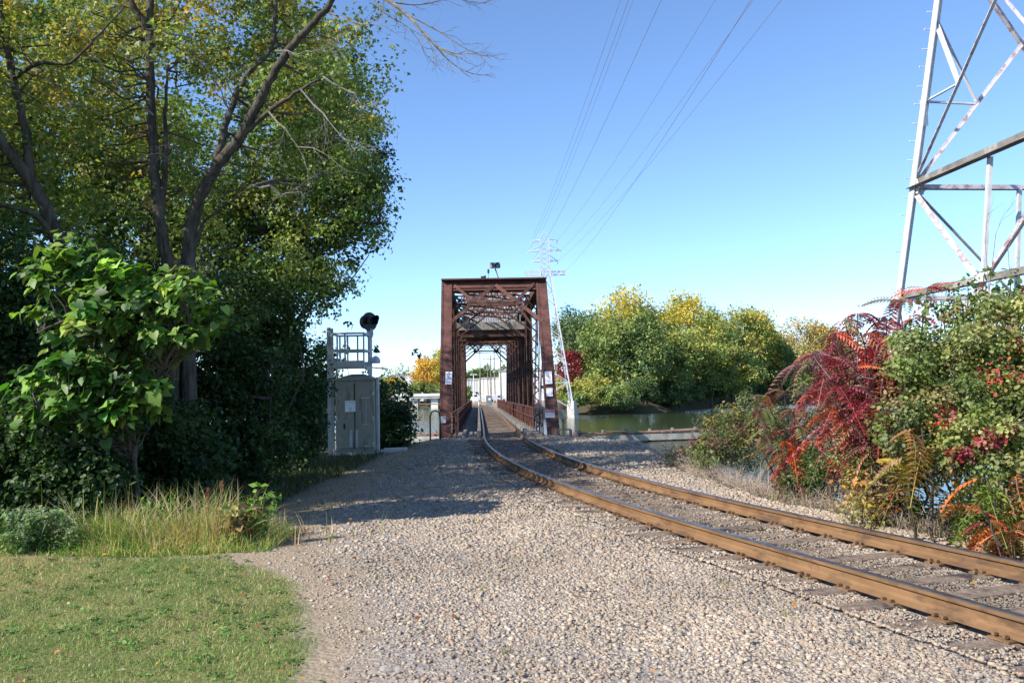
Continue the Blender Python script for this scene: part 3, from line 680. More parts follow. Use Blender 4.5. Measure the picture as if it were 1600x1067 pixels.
# ------------------------------------------------------------------ signal cabinet and signal
def build_cabinet():
    Yc = 27.0; c = at(558, 706, Yc); gz = -0.12; c = Vector((c.x - 0.06, Yc + 0.55, gz)); wd, dp, ht = 1.26, 1.1, 2.36
    g = empty('signal_cabinet', c, 'tall grey metal railway signal cabinet with low hipped roof beside the bridge approach', 'cabinet')
    mb = MB(); mb.box(c + Vector((0, 0, ht / 2 + 0.08)), (wd, dp, ht)); mb.build('body', M['cabinet'], g, bevel=0.015)
    mb = MB(); mb.box(c + Vector((0, 0, 0.02)), (wd + 0.2, dp + 0.2, 0.16)); mb.build('plinth', M['conc'], g, bevel=0.02)
    z = c.z + ht + 0.08; a, b = wd / 2 + 0.05, dp / 2 + 0.05; mb = MB()
    vs = [(-a, -b, 0), (a, -b, 0), (a, b, 0), (-a, b, 0), (-a, -b, 0.05), (a, -b, 0.05), (a, b, 0.05), (-a, b, 0.05), (-0.2, 0, 0.22), (0.2, 0, 0.22)]
    mb.add([(c.x + x, c.y + y, z + q) for x, y, q in vs], [(3, 2, 1, 0), (0, 1, 5, 4), (1, 2, 6, 5), (2, 3, 7, 6), (3, 0, 4, 7), (4, 5, 9, 8), (5, 6, 9), (6, 7, 8, 9), (7, 4, 8)])
    mb.build('roof', M['cabinet'], g)
    for sx in (-1, 1):
        mb = MB(); mb.box(c + Vector((sx * 0.305, -dp / 2 - 0.012, ht / 2 + 0.1)), (0.58, 0.024, ht - 0.22)); d = mb.build('door', M['cabinet'], g, bevel=0.006)
        for q in (0.35, 1.2, 2.0):
            mb = MB(); mb.box(c + Vector((sx * 0.6, -dp / 2 - 0.03, q)), (0.05, 0.04, 0.14)); h = mb.build('hinge', M['alu']); h.parent = d
    for (u, q, w_) in ((0.36, 1.86, 0.26), (0.38, 1.0, 0.2), (0.4, 0.3, 0.2)):
        mb = MB(); mb.box(c + Vector((u, -dp / 2 - 0.06, q)), (w_, 0.03, 0.03)); mb.box(c + Vector((u - w_ / 2 + .03, -dp / 2 - 0.04, q)), (0.05, 0.05, 0.06)); mb.build('handle', M['alu'], g)
    mb = MB(); mb.cyl(c + Vector((0.37, -dp / 2 - 0.045, 1.02)), c + Vector((0.37, -dp / 2 - 0.045, 1.84)), 0.011, 6); mb.build('lock_rod', M['alu'], g)
    for zz in (0.24, 2.3):
        for sx in (-1, 1): mb = MB(); mb.box(c + Vector((sx * 0.3, -dp / 2 - 0.03, zz)), (0.34, 0.014, 0.03)); mb.build('louvre', M['dark_beam'], g)
    mb = MB(); mb.box(c + Vector((0, -dp / 2 - 0.028, 1.27)), (0.02, 0.012, 2.1)); mb.build('door_seam', M['black'], g)
    mb = MB(); mb.box(c + Vector((-0.34, -dp / 2 - 0.035, 0.95)), (0.05, 0.03, 0.16)); mb.build('padlock', M['black'], g)
    for u in (-0.13, 0.06):
        mb = MB(); mb.box(c + Vector((u, -dp / 2 - 0.03, 0.55)), (0.09, 0.012, 0.56)); mb.build('vent', M['alu'], g)
    sign(c + Vector((-0.14, -dp / 2 - 0.04, 1.6)), 0.34, 0.36, 'square white warning sign on the door of the grey signal cabinet', LN([('NO TRESPASSING', .13)], 0.036) + LN([('KEEP', -.06), ('OUT', -.13)], 0.05), pict=False)
    mb = MB(); mb.box(c + Vector((wd / 2 + 0.06, -0.2, 1.24)), (0.09, 0.16, 2.6)); mb.tube([c + Vector((wd / 2 + 0.1, -0.2, 2.52)), c + Vector((wd / 2 + 0.3, -0.2, 2.62)), c + Vector((wd / 2 + 0.36, -0.2, 2.8)), c + Vector((wd / 2 - 0.1, -0.2, 2.86))], 0.025, 6)
    mb.build('cable_duct', M['alu'], g, bevel=0.008)
    # signal mast with ladder and caged platform
    m0 = at(580, 706, 28.6); m0 = Vector((m0.x, 28.6, gz)); s = empty('railway_signal', m0, 'railway signal mast with black round hooded head and pale ladder cage behind the cabinet', 'railway signal')
    mb = MB(); mb.cyl(m0, m0 + Vector((0, 0, 4.5)), 0.075, 12); mb.build('mast', M['galv'], s, smooth=False)
    hz = at(580, 503, 28.6).z; hc = Vector((m0.x, m0.y - 0.1, hz))
    mb = MB(); mb.tube([hc + Vector((0, 0.1, -0.55)), hc + Vector((0, 0.1, -0.42)), hc + Vector((0, 0.1, -0.3))], [0.09, 0.13, 0.1], 12); mb.box(hc + Vector((0, 0.1, -0.36)), (0.2, 0.24, 0.22), 0.3); mb.build('bracket', M['galv'], s)
    fd = Vector((0.75, -0.66, 0)).normalized(); rt_ = Vector((0.66, 0.75, 0)); mb = MB(); u_ = Vector((0, 0, 1))
    n_ = 24; a = [hc + (rt_ * math.cos(q) + u_ * math.sin(q)) * 0.33 for q in np.linspace(0, 2 * math.pi, n_, endpoint=False)]; b2 = [p + fd * 0.03 for p in a]
    mb.add(a + b2, [tuple(range(n_)), tuple(range(2 * n_ - 1, n_ - 1, -1))] + [(i, (i + 1) % n_, (i + 1) % n_ + n_, i + n_) for i in range(n_)])
    mb.cyl(hc - fd * 0.24, hc, 0.24, 16); hd = mb.build('signal_head', M['black'], s)
    mb = MB(); pts1, pts2 = [], []
    for q in np.linspace(-0.5, math.pi + 0.5, 15):
        p = hc + (rt_ * math.cos(q) + u_ * math.sin(q)) * 0.2; pts1.append(p + fd * 0.03); pts2.append(p + fd * (0.42 - 0.18 * (1 - math.sin(max(0, min(math.pi, q))))))
    nn = len(pts1); mb.add(pts1 + pts2, [(i, i + 1, i + 1 + nn, i + nn) for i in range(nn - 1)]); o = mb.build('hood', M['black'], s); sm = o.modifiers.new('solid', 'SOLIDIFY'); sm.thickness = 0.012
    lx = at(516, 700, 27.4); p0 = Vector((lx.x, 27.4, gz)); tz = at(512, 512, 27.4).z
    mb = MB(); 
    for dy in (0, 0.38): mb.bar(p0 + Vector((0, dy, 0)), p0 + Vector((-0.02, dy, tz - gz)), 0.13, 0.06, (0, 1, 0))
    for k in range(14): mb.cyl(p0 + Vector((0, 0.03, 0.25 + k * 0.3)), p0 + Vector((0, 0.35, 0.25 + k * 0.3)), 0.014, 6)
    mb.build('ladder', M['alu'], s)
    xa, xb = at(521, 560, 27.6).x, at(571, 560, 27.6).x; za, zb, zm = at(545, 573, 27.6).z, at(545, 522, 27.6).z, at(545, 548, 27.6).z
    mb = MB(); y0, y1 = 27.3, 28.4
    mb.box(((xa + xb) / 2, (y0 + y1) / 2, za - 0.02), (xb - xa + .04, y1 - y0, 0.05))
    for yy in (y0, y1):
        mb.box(((xa + xb) / 2, yy, za + 0.1), (xb - xa + .04, 0.02, 0.18))
        for zz in (zm, zb): mb.bar((xa, yy, zz), (xb, yy, zz), 0.045, 0.06)
        for i in range(4): x_ = xa + (xb - xa) * (0.0, 0.18, 0.42, 1.0)[i] if yy == y0 else xa + (xb - xa) * (0.05, 0.3, 0.62, 0.97)[i]; mb.bar((x_, yy, za), (x_, yy, zb), 0.05, 0.05)
    for x_ in (xa, xb):
        for zz in (zm, zb): mb.bar((x_, y0, zz), (x_, y1, zz), 0.045, 0.06)
    mb.bar((xa, y1 - .3, za), (xa, y1 - .3, gz), 0.05, 0.05); mb.bar((xa - 0.12, y0 + 0.1, zb), (xa, y0 + 0.1, zb), 0.04, 0.06); mb.bar((xa - 0.12, y0 + 0.1, za), (m0.x + 0.1, y0 + 0.1, za - 0.06), 0.04, 0.06); mb.bar((m0.x, y0, za - .06), (m0.x, 28.6, za - .06), 0.05, 0.06)
    mb.build('platform_cage', M['alu'], s)
    mb = MB(); q = at(587, 563, 28.5); mb.tube([q + Vector((0, 0, -0.1)), q + Vector((0, 0, 0)), q + Vector((0, 0, 0.1)), q + Vector((0, 0, 0.16))], [0.16, 0.17, 0.12, 0.03], 12); mb.cyl(q + Vector((-0.2, 0.1, 0)), q, 0.02, 6); mb.build('bell', M['galv'], s, smooth=True)
    # concrete block, timber and old wooden barrier
    q = at(618, 706, 27.2); mb = MB(); mb.box((q.x, 27.2, -0.02), (0.75, 0.35, 0.22), 0.08); o = mb.build('concrete_block', M['conc'], bevel=0.02); tag(o, 'low pale concrete block on the ground right of the signal cabinet', 'block')
    q = at(489, 700, 25.5); g2 = empty('wooden_barrier', (q.x, 25.5, -0.1), 'small weathered grey wooden barrier in the shade left of the ladder', 'barrier')
    for dx in (-0.22, 0.18):
        mb = MB(); mb.box((q.x + dx, 25.5, 0.27), (0.11, 0.11, 0.8)); mb.build('post', M['plank'], g2, bevel=0.01)
    mb = MB(); mb.bar((q.x - 0.3, 25.43, 0.45), (q.x + 0.3, 25.4, 0.62), 0.05, 0.24); mb.build('board', M['plank'], g2, bevel=0.008)
build_cabinet()

# ------------------------------------------------------------------ pylons and wires
def near_pylon():
    A = Vector((0.1, -0.995, 0)); Bv = Vector((0.995, 0.1, 0)); L0 = Vector((9.4, 18.9, 0)); S0 = 5.2; Cc = L0 + A * (S0 / 2) + Bv * (S0 / 2)
    def half(z): return S0 / 2 - (z - 6.3) * 0.122 if z < 22 else S0 / 2 - 15.7 * 0.122
    def cor(i, z):
        h = half(z); s = [(-1, -1), (-1, 1), (1, 1), (1, -1)][i]  # i=0: far-left leg in view
        return Cc + A * (s[1] * h) + Bv * (s[0] * h) + Vector((0, 0, z))
    t = empty('transmission_tower', (Cc.x, Cc.y, -0.6), 'huge pale steel lattice transmission tower leg and braces rising behind the red sumac', 'transmission tower')
    for i in range(4):
        mb = MB(); s = [(-1, -1), (-1, 1), (1, 1), (1, -1)][i]
        for z0, z1 in ((-1.2, 6.3), (6.3, 14), (14, 22), (22, 31)):
            p, q = cor(i, z0), cor(i, z1)
            mb.bar(p + Bv * 0, q, 0.18, 0.02, A); mb.bar(p - Bv * (s[0] * -0.0) + Bv * (s[0] * 0.1) - A * s[1] * 0.1, q + Bv * (s[0] * 0.1) - A * s[1] * 0.1, 0.02, 0.2, A)
        if i == 0:
            for k in range(26):
                z = 3.6 + k * 0.42; p = cor(0, z); d = -Bv if k % 2 else A * -0.3 - Bv * 0.8; mb.cyl(p + d * 0.08, p + d * 0.24, 0.011, 6); mb.cyl(p + d * 0.24, p + d * 0.255, 0.02, 6)
        mb.build('leg', M['galv'], t)
        if i == 0:
            pl = MB(); p = cor(0, 8.0); pl.box(p + Vector((-0.02, -0.06, 0)), (0.16, 0.012, 0.6)); pl.build('number_plate', M['white'], t)
    def brace(p, q, w_=0.09, m='galv_rust', nrm=None):
        w_ *= 0.8; mb = MB(); mb.angle(p, q, w_, 0.014, nrm or (0, 0, 1)); mb.build('brace', M[m], t)
    def gusset(p, d1, d2, r=0.22):
        mb = MB(); nrm = d1.cross(d2).normalized(); n_ = 6; a = [p + (d1 * math.cos(t_) + d2 * math.sin(t_)) * r * (1 if k_ % 2 else .8) + nrm * .012 for k_, t_ in enumerate(np.linspace(0, 2 * math.pi, n_, endpoint=False))]; b = [q - nrm * .024 for q in a]
        mb.add(a + b, [tuple(range(n_)), tuple(range(2 * n_ - 1, n_ - 1, -1))] + [(k_, k_ + n_, (k_ + 1) % n_ + n_, (k_ + 1) % n_) for k_ in range(n_)])
        for k_ in range(7):
            q = p + d1 * random.uniform(-.13, .13) + d2 * random.uniform(-.15, .15); mb.cyl(q - nrm * .03, q + nrm * .03, .014, 6)
        mb.build('gusset_plate', M['galv'], t)
    def horiz(p, q, w_=0.12, m='galv_rust'):
        mb = MB(); mb.angle(p, q, w_, 0.016); mb.build('horizontal', M[m], t)
    for i in range(4):
        j = (i + 1) % 4
        e = lambda k, z: cor(k, z)
        big = (i == 0)
        horiz(e(i, 6.3), e(j, 6.3), 0.2 if big else 0.1, 'dark_beam' if big else 'galv_rust')
        mid = e(i, 3.74).lerp(e(j, 3.74), 0.5); horiz(e(i, 3.74), e(j, 3.74), 0.16 if big else 0.1, 'dark_beam' if big else 'galv_rust')
        brace(e(i, 6.25), mid, 0.09); brace(e(j, 6.25), mid, 0.09); brace(mid, e(i, 0), 0.09); brace(mid, e(j, 0), 0.09)
        vm = e(i, 6.3).lerp(e(j, 6.3), 0.5); brace(vm, mid, 0.09, 'galv')
        a_, b_, c_, d_ = e(i, 6.35), e(j, 12.0), e(j, 6.35), e(i, 12.0)
        off = (Cc - (e(i, 9) + e(j, 9)) / 2); off.z = 0; off.normalize()
        brace(a_, b_, 0.09); brace(c_ + off * 0.06, d_ + off * 0.06, 0.09)
        horiz(e(i, 12.0), e(j, 12.0), 0.1)
        dh = (e(j, 6.3) - e(i, 6.3)).normalized(); dz = Vector((0, 0, 1)); off2 = -off * 0.06
        for q in (e(i, 6.3) + dh * .14, e(j, 6.3) - dh * .14, mid, e(i, 12) + dh * .12): gusset(q + off2, dh, dz, .2 if q is not mid else .26)
        # secondary bracing from the leg
        def on(p, q, f): return p.lerp(q, f)
        brace(e(i, 8.25), on(a_, b_, 0.33), 0.07, 'galv'); brace(e(i, 10.1), on(a_, b_, 0.33), 0.08, 'galv'); brace(e(j, 8.25), on(c_, d_, 0.33), 0.07, 'galv'); brace(e(j, 10.1), on(c_, d_, 0.33), 0.08, 'galv')
        zs = [12, 16, 19, 22, 24.3, 26.6, 28.9, 31]
        for z0, z1 in zip(zs[:-1], zs[1:]):
            brace(e(i, z0), e(j, z1), 0.08, 'galv'); brace(e(j, z0) + off * 0.05, e(i, z1) + off * 0.05, 0.08, 'galv'); horiz(e(i, z1), e(j, z1), 0.08, 'galv')
    tips = []
    for z, r_ in ((22, 3.3), (25, 3.9), (28, 3.4)):
        for sx in (-1, 1):
            mb = MB(); tip = Cc + Bv * (sx * r_) + Vector((0, 0, z)); tips.append(tip)
            for sy in (-1, 1):
                mb.bar(Cc + Bv * (sx * half(z)) + A * (sy * half(z)) + Vector((0, 0, z)), tip, 0.08, 0.08); mb.bar(Cc + Bv * (sx * half(z)) + A * (sy * half(z)) + Vector((0, 0, z + 1.4)), tip, 0.06, 0.06)
            mb.build('cross_arm', M['galv'], t)
    mb = MB()
    for i in range(4): mb.bar(cor(i, 31), Cc + Vector((0, 0, 33.5)), 0.08, 0.08)
    mb.build('peak', M['galv'], t)
    for i in range(4):
        mb = MB(); p = cor(i, -1.3); mb.tube([p + Vector((0, 0, -2.2)), p + Vector((0, 0, 0.35))], [0.7, 0.45], 12); mb.build('footing', M['conc'], t)
    return Cc, tips
CN, TIPN = near_pylon()

def far_pylon():
    Y0 = 144.0; base = at(857, 640, Y0); C = Vector((base.x, Y0, 0)); zt = lambda py: at(855, py, Y0).z
    zb = -1.0; z4, z3, z2, z1, ztop = zt(424), zt(408), zt(392), zt(376), zt(361)
    t = empty('transmission_tower', C + Vector((0, 0, WZ)), 'distant slender pale transmission tower standing in the river beyond the bridge', 'transmission tower')
    hb, hn = 4.1, 0.78
    def half(z): return hb + (hn - hb) * (z - zb) / (z4 - zb) if z < z4 else hn
    def cor(i, z): s = [(-1, -1), (1, -1), (1, 1), (-1, 1)][i]; return C + Vector((s[0] * half(z), s[1] * half(z), z))
    for i in range(4):
        mb = MB(); mb.bar(cor(i, zb), cor(i, z4), 0.2, 0.2, (0, 1, 0)); mb.bar(cor(i, z4), cor(i, z1), 0.15, 0.15, (0, 1, 0)); mb.build('leg', M['galv'], t)
    lv = [zb, 3.6, 7.8, 11.4, 14.6, 17.4, 19.8, z4]; mb = MB()
    for a, b in zip(lv[:-1], lv[1:]):
        for i in range(4):
            j = (i + 1) % 4; mb.bar(cor(i, a), cor(j, b), 0.085, 0.085); mb.bar(cor(j, a), cor(i, b), 0.085, 0.085); mb.bar(cor(i, b), cor(j, b), 0.08, 0.08)
    n_ = 6; 
    for k in range(n_):
        a = z4 + (z1 - z4) * k / n_; b = z4 + (z1 - z4) * (k + 1) / n_
        for i in range(4): j = (i + 1) % 4; mb.bar(cor(i, a), cor(j, b), 0.06, 0.06); mb.bar(cor(j, a), cor(i, b), 0.06, 0.06)
    mb.build('lattice', M['galv'], t)
    tips = []
    for z, r_ in ((z3, 2.3), (z2, 2.85), (z1, 2.3)):
        for sx in (-1, 1):
            mb = MB(); tip = C + Vector((sx * r_, 0, z)); tips.append(tip)
            for sy in (-1, 1): mb.bar(C + Vector((sx * hn, sy * hn, z)), tip, 0.1, 0.1); mb.bar(C + Vector((sx * hn, sy * hn, z + (0.9 if z != z1 else 0.0))), tip, 0.07, 0.07)
            mb.cyl(tip, tip + Vector((-0.1, 0, -0.55)), 0.06, 6); mb.build('cross_arm', M['galv'], t)
    mb = MB()
    for i in range(4): mb.bar(cor(i, z1), C + Vector((0, 0, ztop)), 0.07, 0.07)
    for sx in (-1, 1): mb.bar(C + Vector((sx * 2.3, 0, z1)), C + Vector((0, 0, ztop)), 0.06, 0.06)
    mb.build('peak', M['galv'], t)
    mb = MB(); 
    for sy in (-1, 1):
        for dz in (0, -0.6): mb.bar(C + Vector((-3.6, sy * hn, z4 + dz)), C + Vector((3.6, sy * hn, z4 + dz)), 0.13, 0.13)
        for k in range(12): x0 = -3.6 + k * 0.6; mb.bar(C + Vector((x0, sy * hn, z4 - (0.6 if k % 2 else 0))), C + Vector((x0 + 0.6, sy * hn, z4 - (0 if k % 2 else 0.6))), 0.07, 0.07)
    mb.build('cross_arm', M['galv'], t)
    for i in range(4):
        mb = MB(); p = cor(i, zb); s = 1.0; mb.tube([Vector((p.x, p.y, WZ - 1.5)), Vector((p.x, p.y, 0.45))], [1.0, 0.45], 4); mb.build('footing', M['conc'], t)
    wires = [(C + Vector((0, 0, ztop)), None)]
    return C, tips, z4, ztop
CF_, TIPF, Z4, ZTOP = far_pylon()
def wires():
    prs = [(TIPF[i], TIPN[i]) for i in range(6)]
    prs += [(CF_ + Vector((-0.4, 0, ZTOP)), CN + Vector((0, 0, 33.4)) + Vector((-0.6, 0, 0))), (CF_ + Vector((3.5, 0, Z4)), CN + Vector((-1.2, 0, 19.0)))]
    for a, b in prs:
        mb = MB(); pts = []
        for i in range(41):
            f = i / 40; p = a.lerp(b, f); p.z -= 4 * 1.6 * f * (1 - f); pts.append(p)
        mb.tube(pts, 0.014, 5); o = mb.build('power_line', M['wire']); k_ = prs.index((a, b)); tag(o, ('power line from the lowest left arm of the far tower', 'power line from the lowest right arm of the far tower', 'power line from the middle left arm of the far tower', 'power line from the widest middle right arm of the far tower', 'power line from the top left arm of the far tower', 'power line from the top right arm of the far tower', 'overhead line running from the very peak of the far tower', 'power line from the right end of the heavy low platform of the far tower')[k_], 'power line', 'power lines strung across the sky')
wires()
# ------------------------------------------------------------------ foliage tools
T_LEAF = (np.array([(0, 0, 0), (0.3, 0.42, 0.07), (0, 1, -0.04), (-0.3, 0.42, 0.07)], float), np.array([(0, 1, 2), (0, 2, 3)]))
T_OVAL = (np.array([(0, 0, 0), (0.33, 0.3, 0.08), (0.3, 0.72, 0.05), (0, 1, -0.05), (-0.3, 0.72, 0.05), (-0.33, 0.3, 0.08)], float), np.array([(0, 1, 2), (0, 2, 3), (0, 3, 4), (0, 4, 5)]))
T_HEART = (np.array([(0, 0, 0), (0.34, -0.12, 0.1), (0.52, 0.2, 0.1), (0.36, 0.6, 0.02), (0, 1.05, -0.22), (-0.36, 0.6, 0.02), (-0.52, 0.2, 0.1), (-0.34, -0.12, 0.1), (0, 0.5, -0.04)], float),
           np.array([(0, 1, 8), (1, 2, 8), (2, 3, 8), (3, 4, 8), (4, 5, 8), (5, 6, 8), (6, 7, 8), (7, 0, 8)]))
T_LOBED = (np.array([(0, 0, 0), (0.2, 0.15, 0.03), (0.5, 0.25, -0.02), (0.22, 0.5, 0.05), (0.0, 1, -0.1), (-0.22, 0.5, 0.05), (-0.5, 0.25, -0.02), (-0.2, 0.15, 0.03), (0, 0.4, -0.03)], float),
           np.array([(0, 1, 8), (1, 2, 8), (2, 3, 8), (3, 4, 8), (4, 5, 8), (5, 6, 8), (6, 7, 8), (7, 0, 8)]))
def frond_template(n=10, curl=0.45):
    v, f = [], []
    def z(y): return 0.12 * y - curl * y * y
    for i in range(n + 1):
        y = 0.14 + 0.8 * i / n; L_ = 0.27 * math.sin(math.pi * (0.18 + 0.74 * i / n)) ** 0.7
        for s in (-1, 1):
            if i == n and s == 1: continue
            dx, dy = (s * 0.93, 0.36) if i < n else (0, 1)
            b = len(v); w_ = 0.042
            v += [(0, y, z(y)), (dx * L_ * .45 - dy * w_ * s, y + dy * L_ * .45 - abs(dx) * w_, z(y) + 0.005), (dx * L_, y + dy * L_, z(y) - L_ * 0.35), (dx * L_ * .45 + dy * w_ * s * .4, y + dy * L_ * .45 + w_, z(y) + 0.005)]
            f += [(b, b + 1, b + 2), (b, b + 2, b + 3)]
    b = len(v)
    for i in range(6):
        y = i / 5 * 0.95; v += [(-0.006, y, z(y)), (0.006, y, z(y))]
    for i in range(5): a = b + 2 * i; f += [(a, a + 1, a + 3), (a, a + 3, a + 2)]
    return np.array(v, float), np.array(f)
T_FROND = [frond_template(10, 0.7), frond_template(11, 1.2), frond_template(9, 1.8)]

def ell(px, py, Y, rx, ry, rd):
    """ellipsoid: pixel centre at distance Y, pixel radii, depth radius in metres"""
    c = at(px, py, Y); return (np.array(c), np.array([rx * Y / FPX, rd, ry * Y / FPX]))

def centres(ells, n, inner=0.35, low=-1.0):
    vol = np.array([e[1].prod() for e in ells]) ** 0.8; k = rng.choice(len(ells), n, p=vol / vol.sum())
    d = rng.normal(0, 1, (n, 3)); d /= np.linalg.norm(d, axis=1, keepdims=True)
    d[:, 2] = np.where(d[:, 2] < low, -d[:, 2], d[:, 2]); r = inner + (1 - inner) * rng.random(n) ** 0.6
    C_ = np.array([e[0] for e in ells])[k]; R_ = np.array([e[1] for e in ells])[k]
    return C_ + d * R_ * r[:, None], d

def pal(cols, n, jit=0.16, w=None):
    c = np.array(cols, float); i = rng.choice(len(c), n, p=None if w is None else np.array(w) / sum(w)); return c[i] * np.exp(rng.normal(0, jit, (n, 1))) * np.exp(rng.normal(0, jit * 0.35, (n, 3)))

def foliage(name, ctr, rad, per, size, cols, tmpl=T_LEAF, mat='leaf', parent=None, upb=0.7, droop=0.35, flat=0.75, jit=0.16, colf=None, w=None, clear=None, shell=0.45, nb=(0, 0)):
    n = len(ctr); rad = np.broadcast_to(np.asarray(rad, float), (n,)); k = np.repeat(np.arange(n), per); m = len(k)
    d = rng.normal(0, 1, (m, 3)); d /= np.linalg.norm(d, axis=1, keepdims=True)
    r = rng.random(m) ** shell; pos = ctr[k] + d * r[:, None] * rad[k][:, None] * np.array([1, 1, flat])
    nor = d * 0.55 + rng.normal(0, 0.5, (m, 3)) + np.array([nb[0], nb[1], upb]); tip = d * 0.8 + rng.normal(0, 0.7, (m, 3)) + np.array([0, 0, -droop])
    cc = pal(cols, n, jit * 0.8, w)[k] * np.exp(rng.normal(0, jit, (m, 1)))
    if colf is not None: cc = colf(pos, cc, k, ctr)
    if clear is not None:
        q = ~clear(pos); pos, nor, tip, cc = pos[q], nor[q], tip[q], cc[q]; m = len(pos)
    s, t, nn = rot_from(nor, tip); V, F = scatter(tmpl[0], tmpl[1], pos, s, t, nn, size * np.exp(rng.normal(0, 0.22, m)))
    return np_obj(name, V, F, M[mat], np.repeat(np.clip(cc, 0, 1), len(tmpl[0]), 0), parent)

def wob(p, q, n, amp):
    p = Vector(p); q = Vector(q); L_ = (q - p).length; o = []
    for i in range(n + 1):
        f = i / n; e = math.sin(math.pi * f); o.append(p.lerp(q, f) + Vector((random.gauss(0, 1), random.gauss(0, 1), random.gauss(0, 1))) * amp * L_ * e + Vector((0, 0, -0.06 * L_ * e)))
    return o

def limbs(mb, nodes, ctr, r0=0.035, frac=0.6, n=5, rise=0.5):
    """thin branches from the nearest lower trunk nodes to the clump centres"""
    P = np.array([tuple(p) for p in nodes])
    for c in ctr:
        if random.random() > frac: continue
        dd = np.linalg.norm(P - c, axis=1) + np.clip(P[:, 2] - c[2] + rise, 0, None) * 2.5; p = nodes[int(np.argmin(dd))]
        pts = wob(p, c, 5, 0.05); mb.tube(pts, [r0 * (1 - 0.8 * i / 5) for i in range(6)], n, cap=False)

def spray(mb, p, d, L_, r, dep, spread=0.6, droop=0.0):
    d = Vector(d).normalized(); pts = [Vector(p)]; n_ = 4
    for i in range(n_):
        d = (d + Vector((random.gauss(0, .13), random.gauss(0, .13), random.gauss(0, .13) - droop))).normalized(); pts.append(pts[-1] + d * (L_ / n_))
    mb.tube(pts, [r * (1 - 0.15 * i) for i in range(n_ + 1)], 4 if dep < 2 else 5, cap=False)
    if dep <= 0: return
    for i in range(1, n_ + 1):
        for _ in range(1 if i < n_ else 2):
            q = Vector((random.gauss(0, 1), random.gauss(0, 1), random.gauss(0, 1))); nd = (d + q * spread).normalized()
            spray(mb, pts[i], nd, L_ * random.uniform(0.45, 0.75), r * 0.55, dep - 1, spread, droop)

def dense(pts, k=4):
    o = []
    for a, b in zip(pts[:-1], pts[1:]):
        for i in range(k): o.append(Vector(a).lerp(Vector(b), i / k))
    o.append(Vector(pts[-1])); return o

def smooth_path(pts, k=4):
    """catmull-rom"""
    P = [Vector(p) for p in pts]; P = [P[0] * 2 - P[1]] + P + [P[-1] * 2 - P[-2]]; o = []
    for i in range(1, len(P) - 2):
        for j in range(k):
            t = j / k; a, b, c, d = P[i - 1:i + 3]
            o.append(0.5 * ((2 * b) + (c - a) * t + (2 * a - 5 * b + 4 * c - d) * t * t + (3 * b - a - 3 * c + d) * t ** 3))
    o.append(P[-2]); return o

def trunk(mb, pxpts, r0, r1, n=9):
    pts = smooth_path([at(*p) for p in pxpts], 5); m = len(pts)
    pts = [p + Vector((random.gauss(0, .012), random.gauss(0, .012), 0)) for p in pts]
    mb.tube(pts, [r0 + (r1 - r0) * (i / (m - 1)) ** 0.8 for i in range(m)], n); return pts

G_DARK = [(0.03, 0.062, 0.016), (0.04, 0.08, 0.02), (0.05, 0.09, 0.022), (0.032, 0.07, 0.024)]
G_MID = [(0.16, 0.23, 0.055), (0.2, 0.27, 0.065), (0.13, 0.19, 0.05), (0.25, 0.3, 0.08)]
G_YEL = [(0.22, 0.27, 0.06), (0.3, 0.32, 0.07), (0.4, 0.36, 0.08), (0.45, 0.34, 0.08)]

def yellow_top(z0, z1, cols, amt=0.8, xf=None):
    Y_ = np.array(cols)
    def f(pos, cc, k, ctr):
        u = rng.random(len(ctr)); pr = np.clip((ctr[:, 2] - z0) / (z1 - z0), 0, 1) * amt
        if xf is not None: pr = np.clip(pr + xf(ctr), 0, 1)
        sel = (u < pr)[k]; ci = rng.integers(0, len(Y_), len(ctr))[k]
        out = cc.copy(); out[sel] = Y_[ci[sel]] * np.exp(rng.normal(0, 0.18, (sel.sum(), 1))); return out
    return f

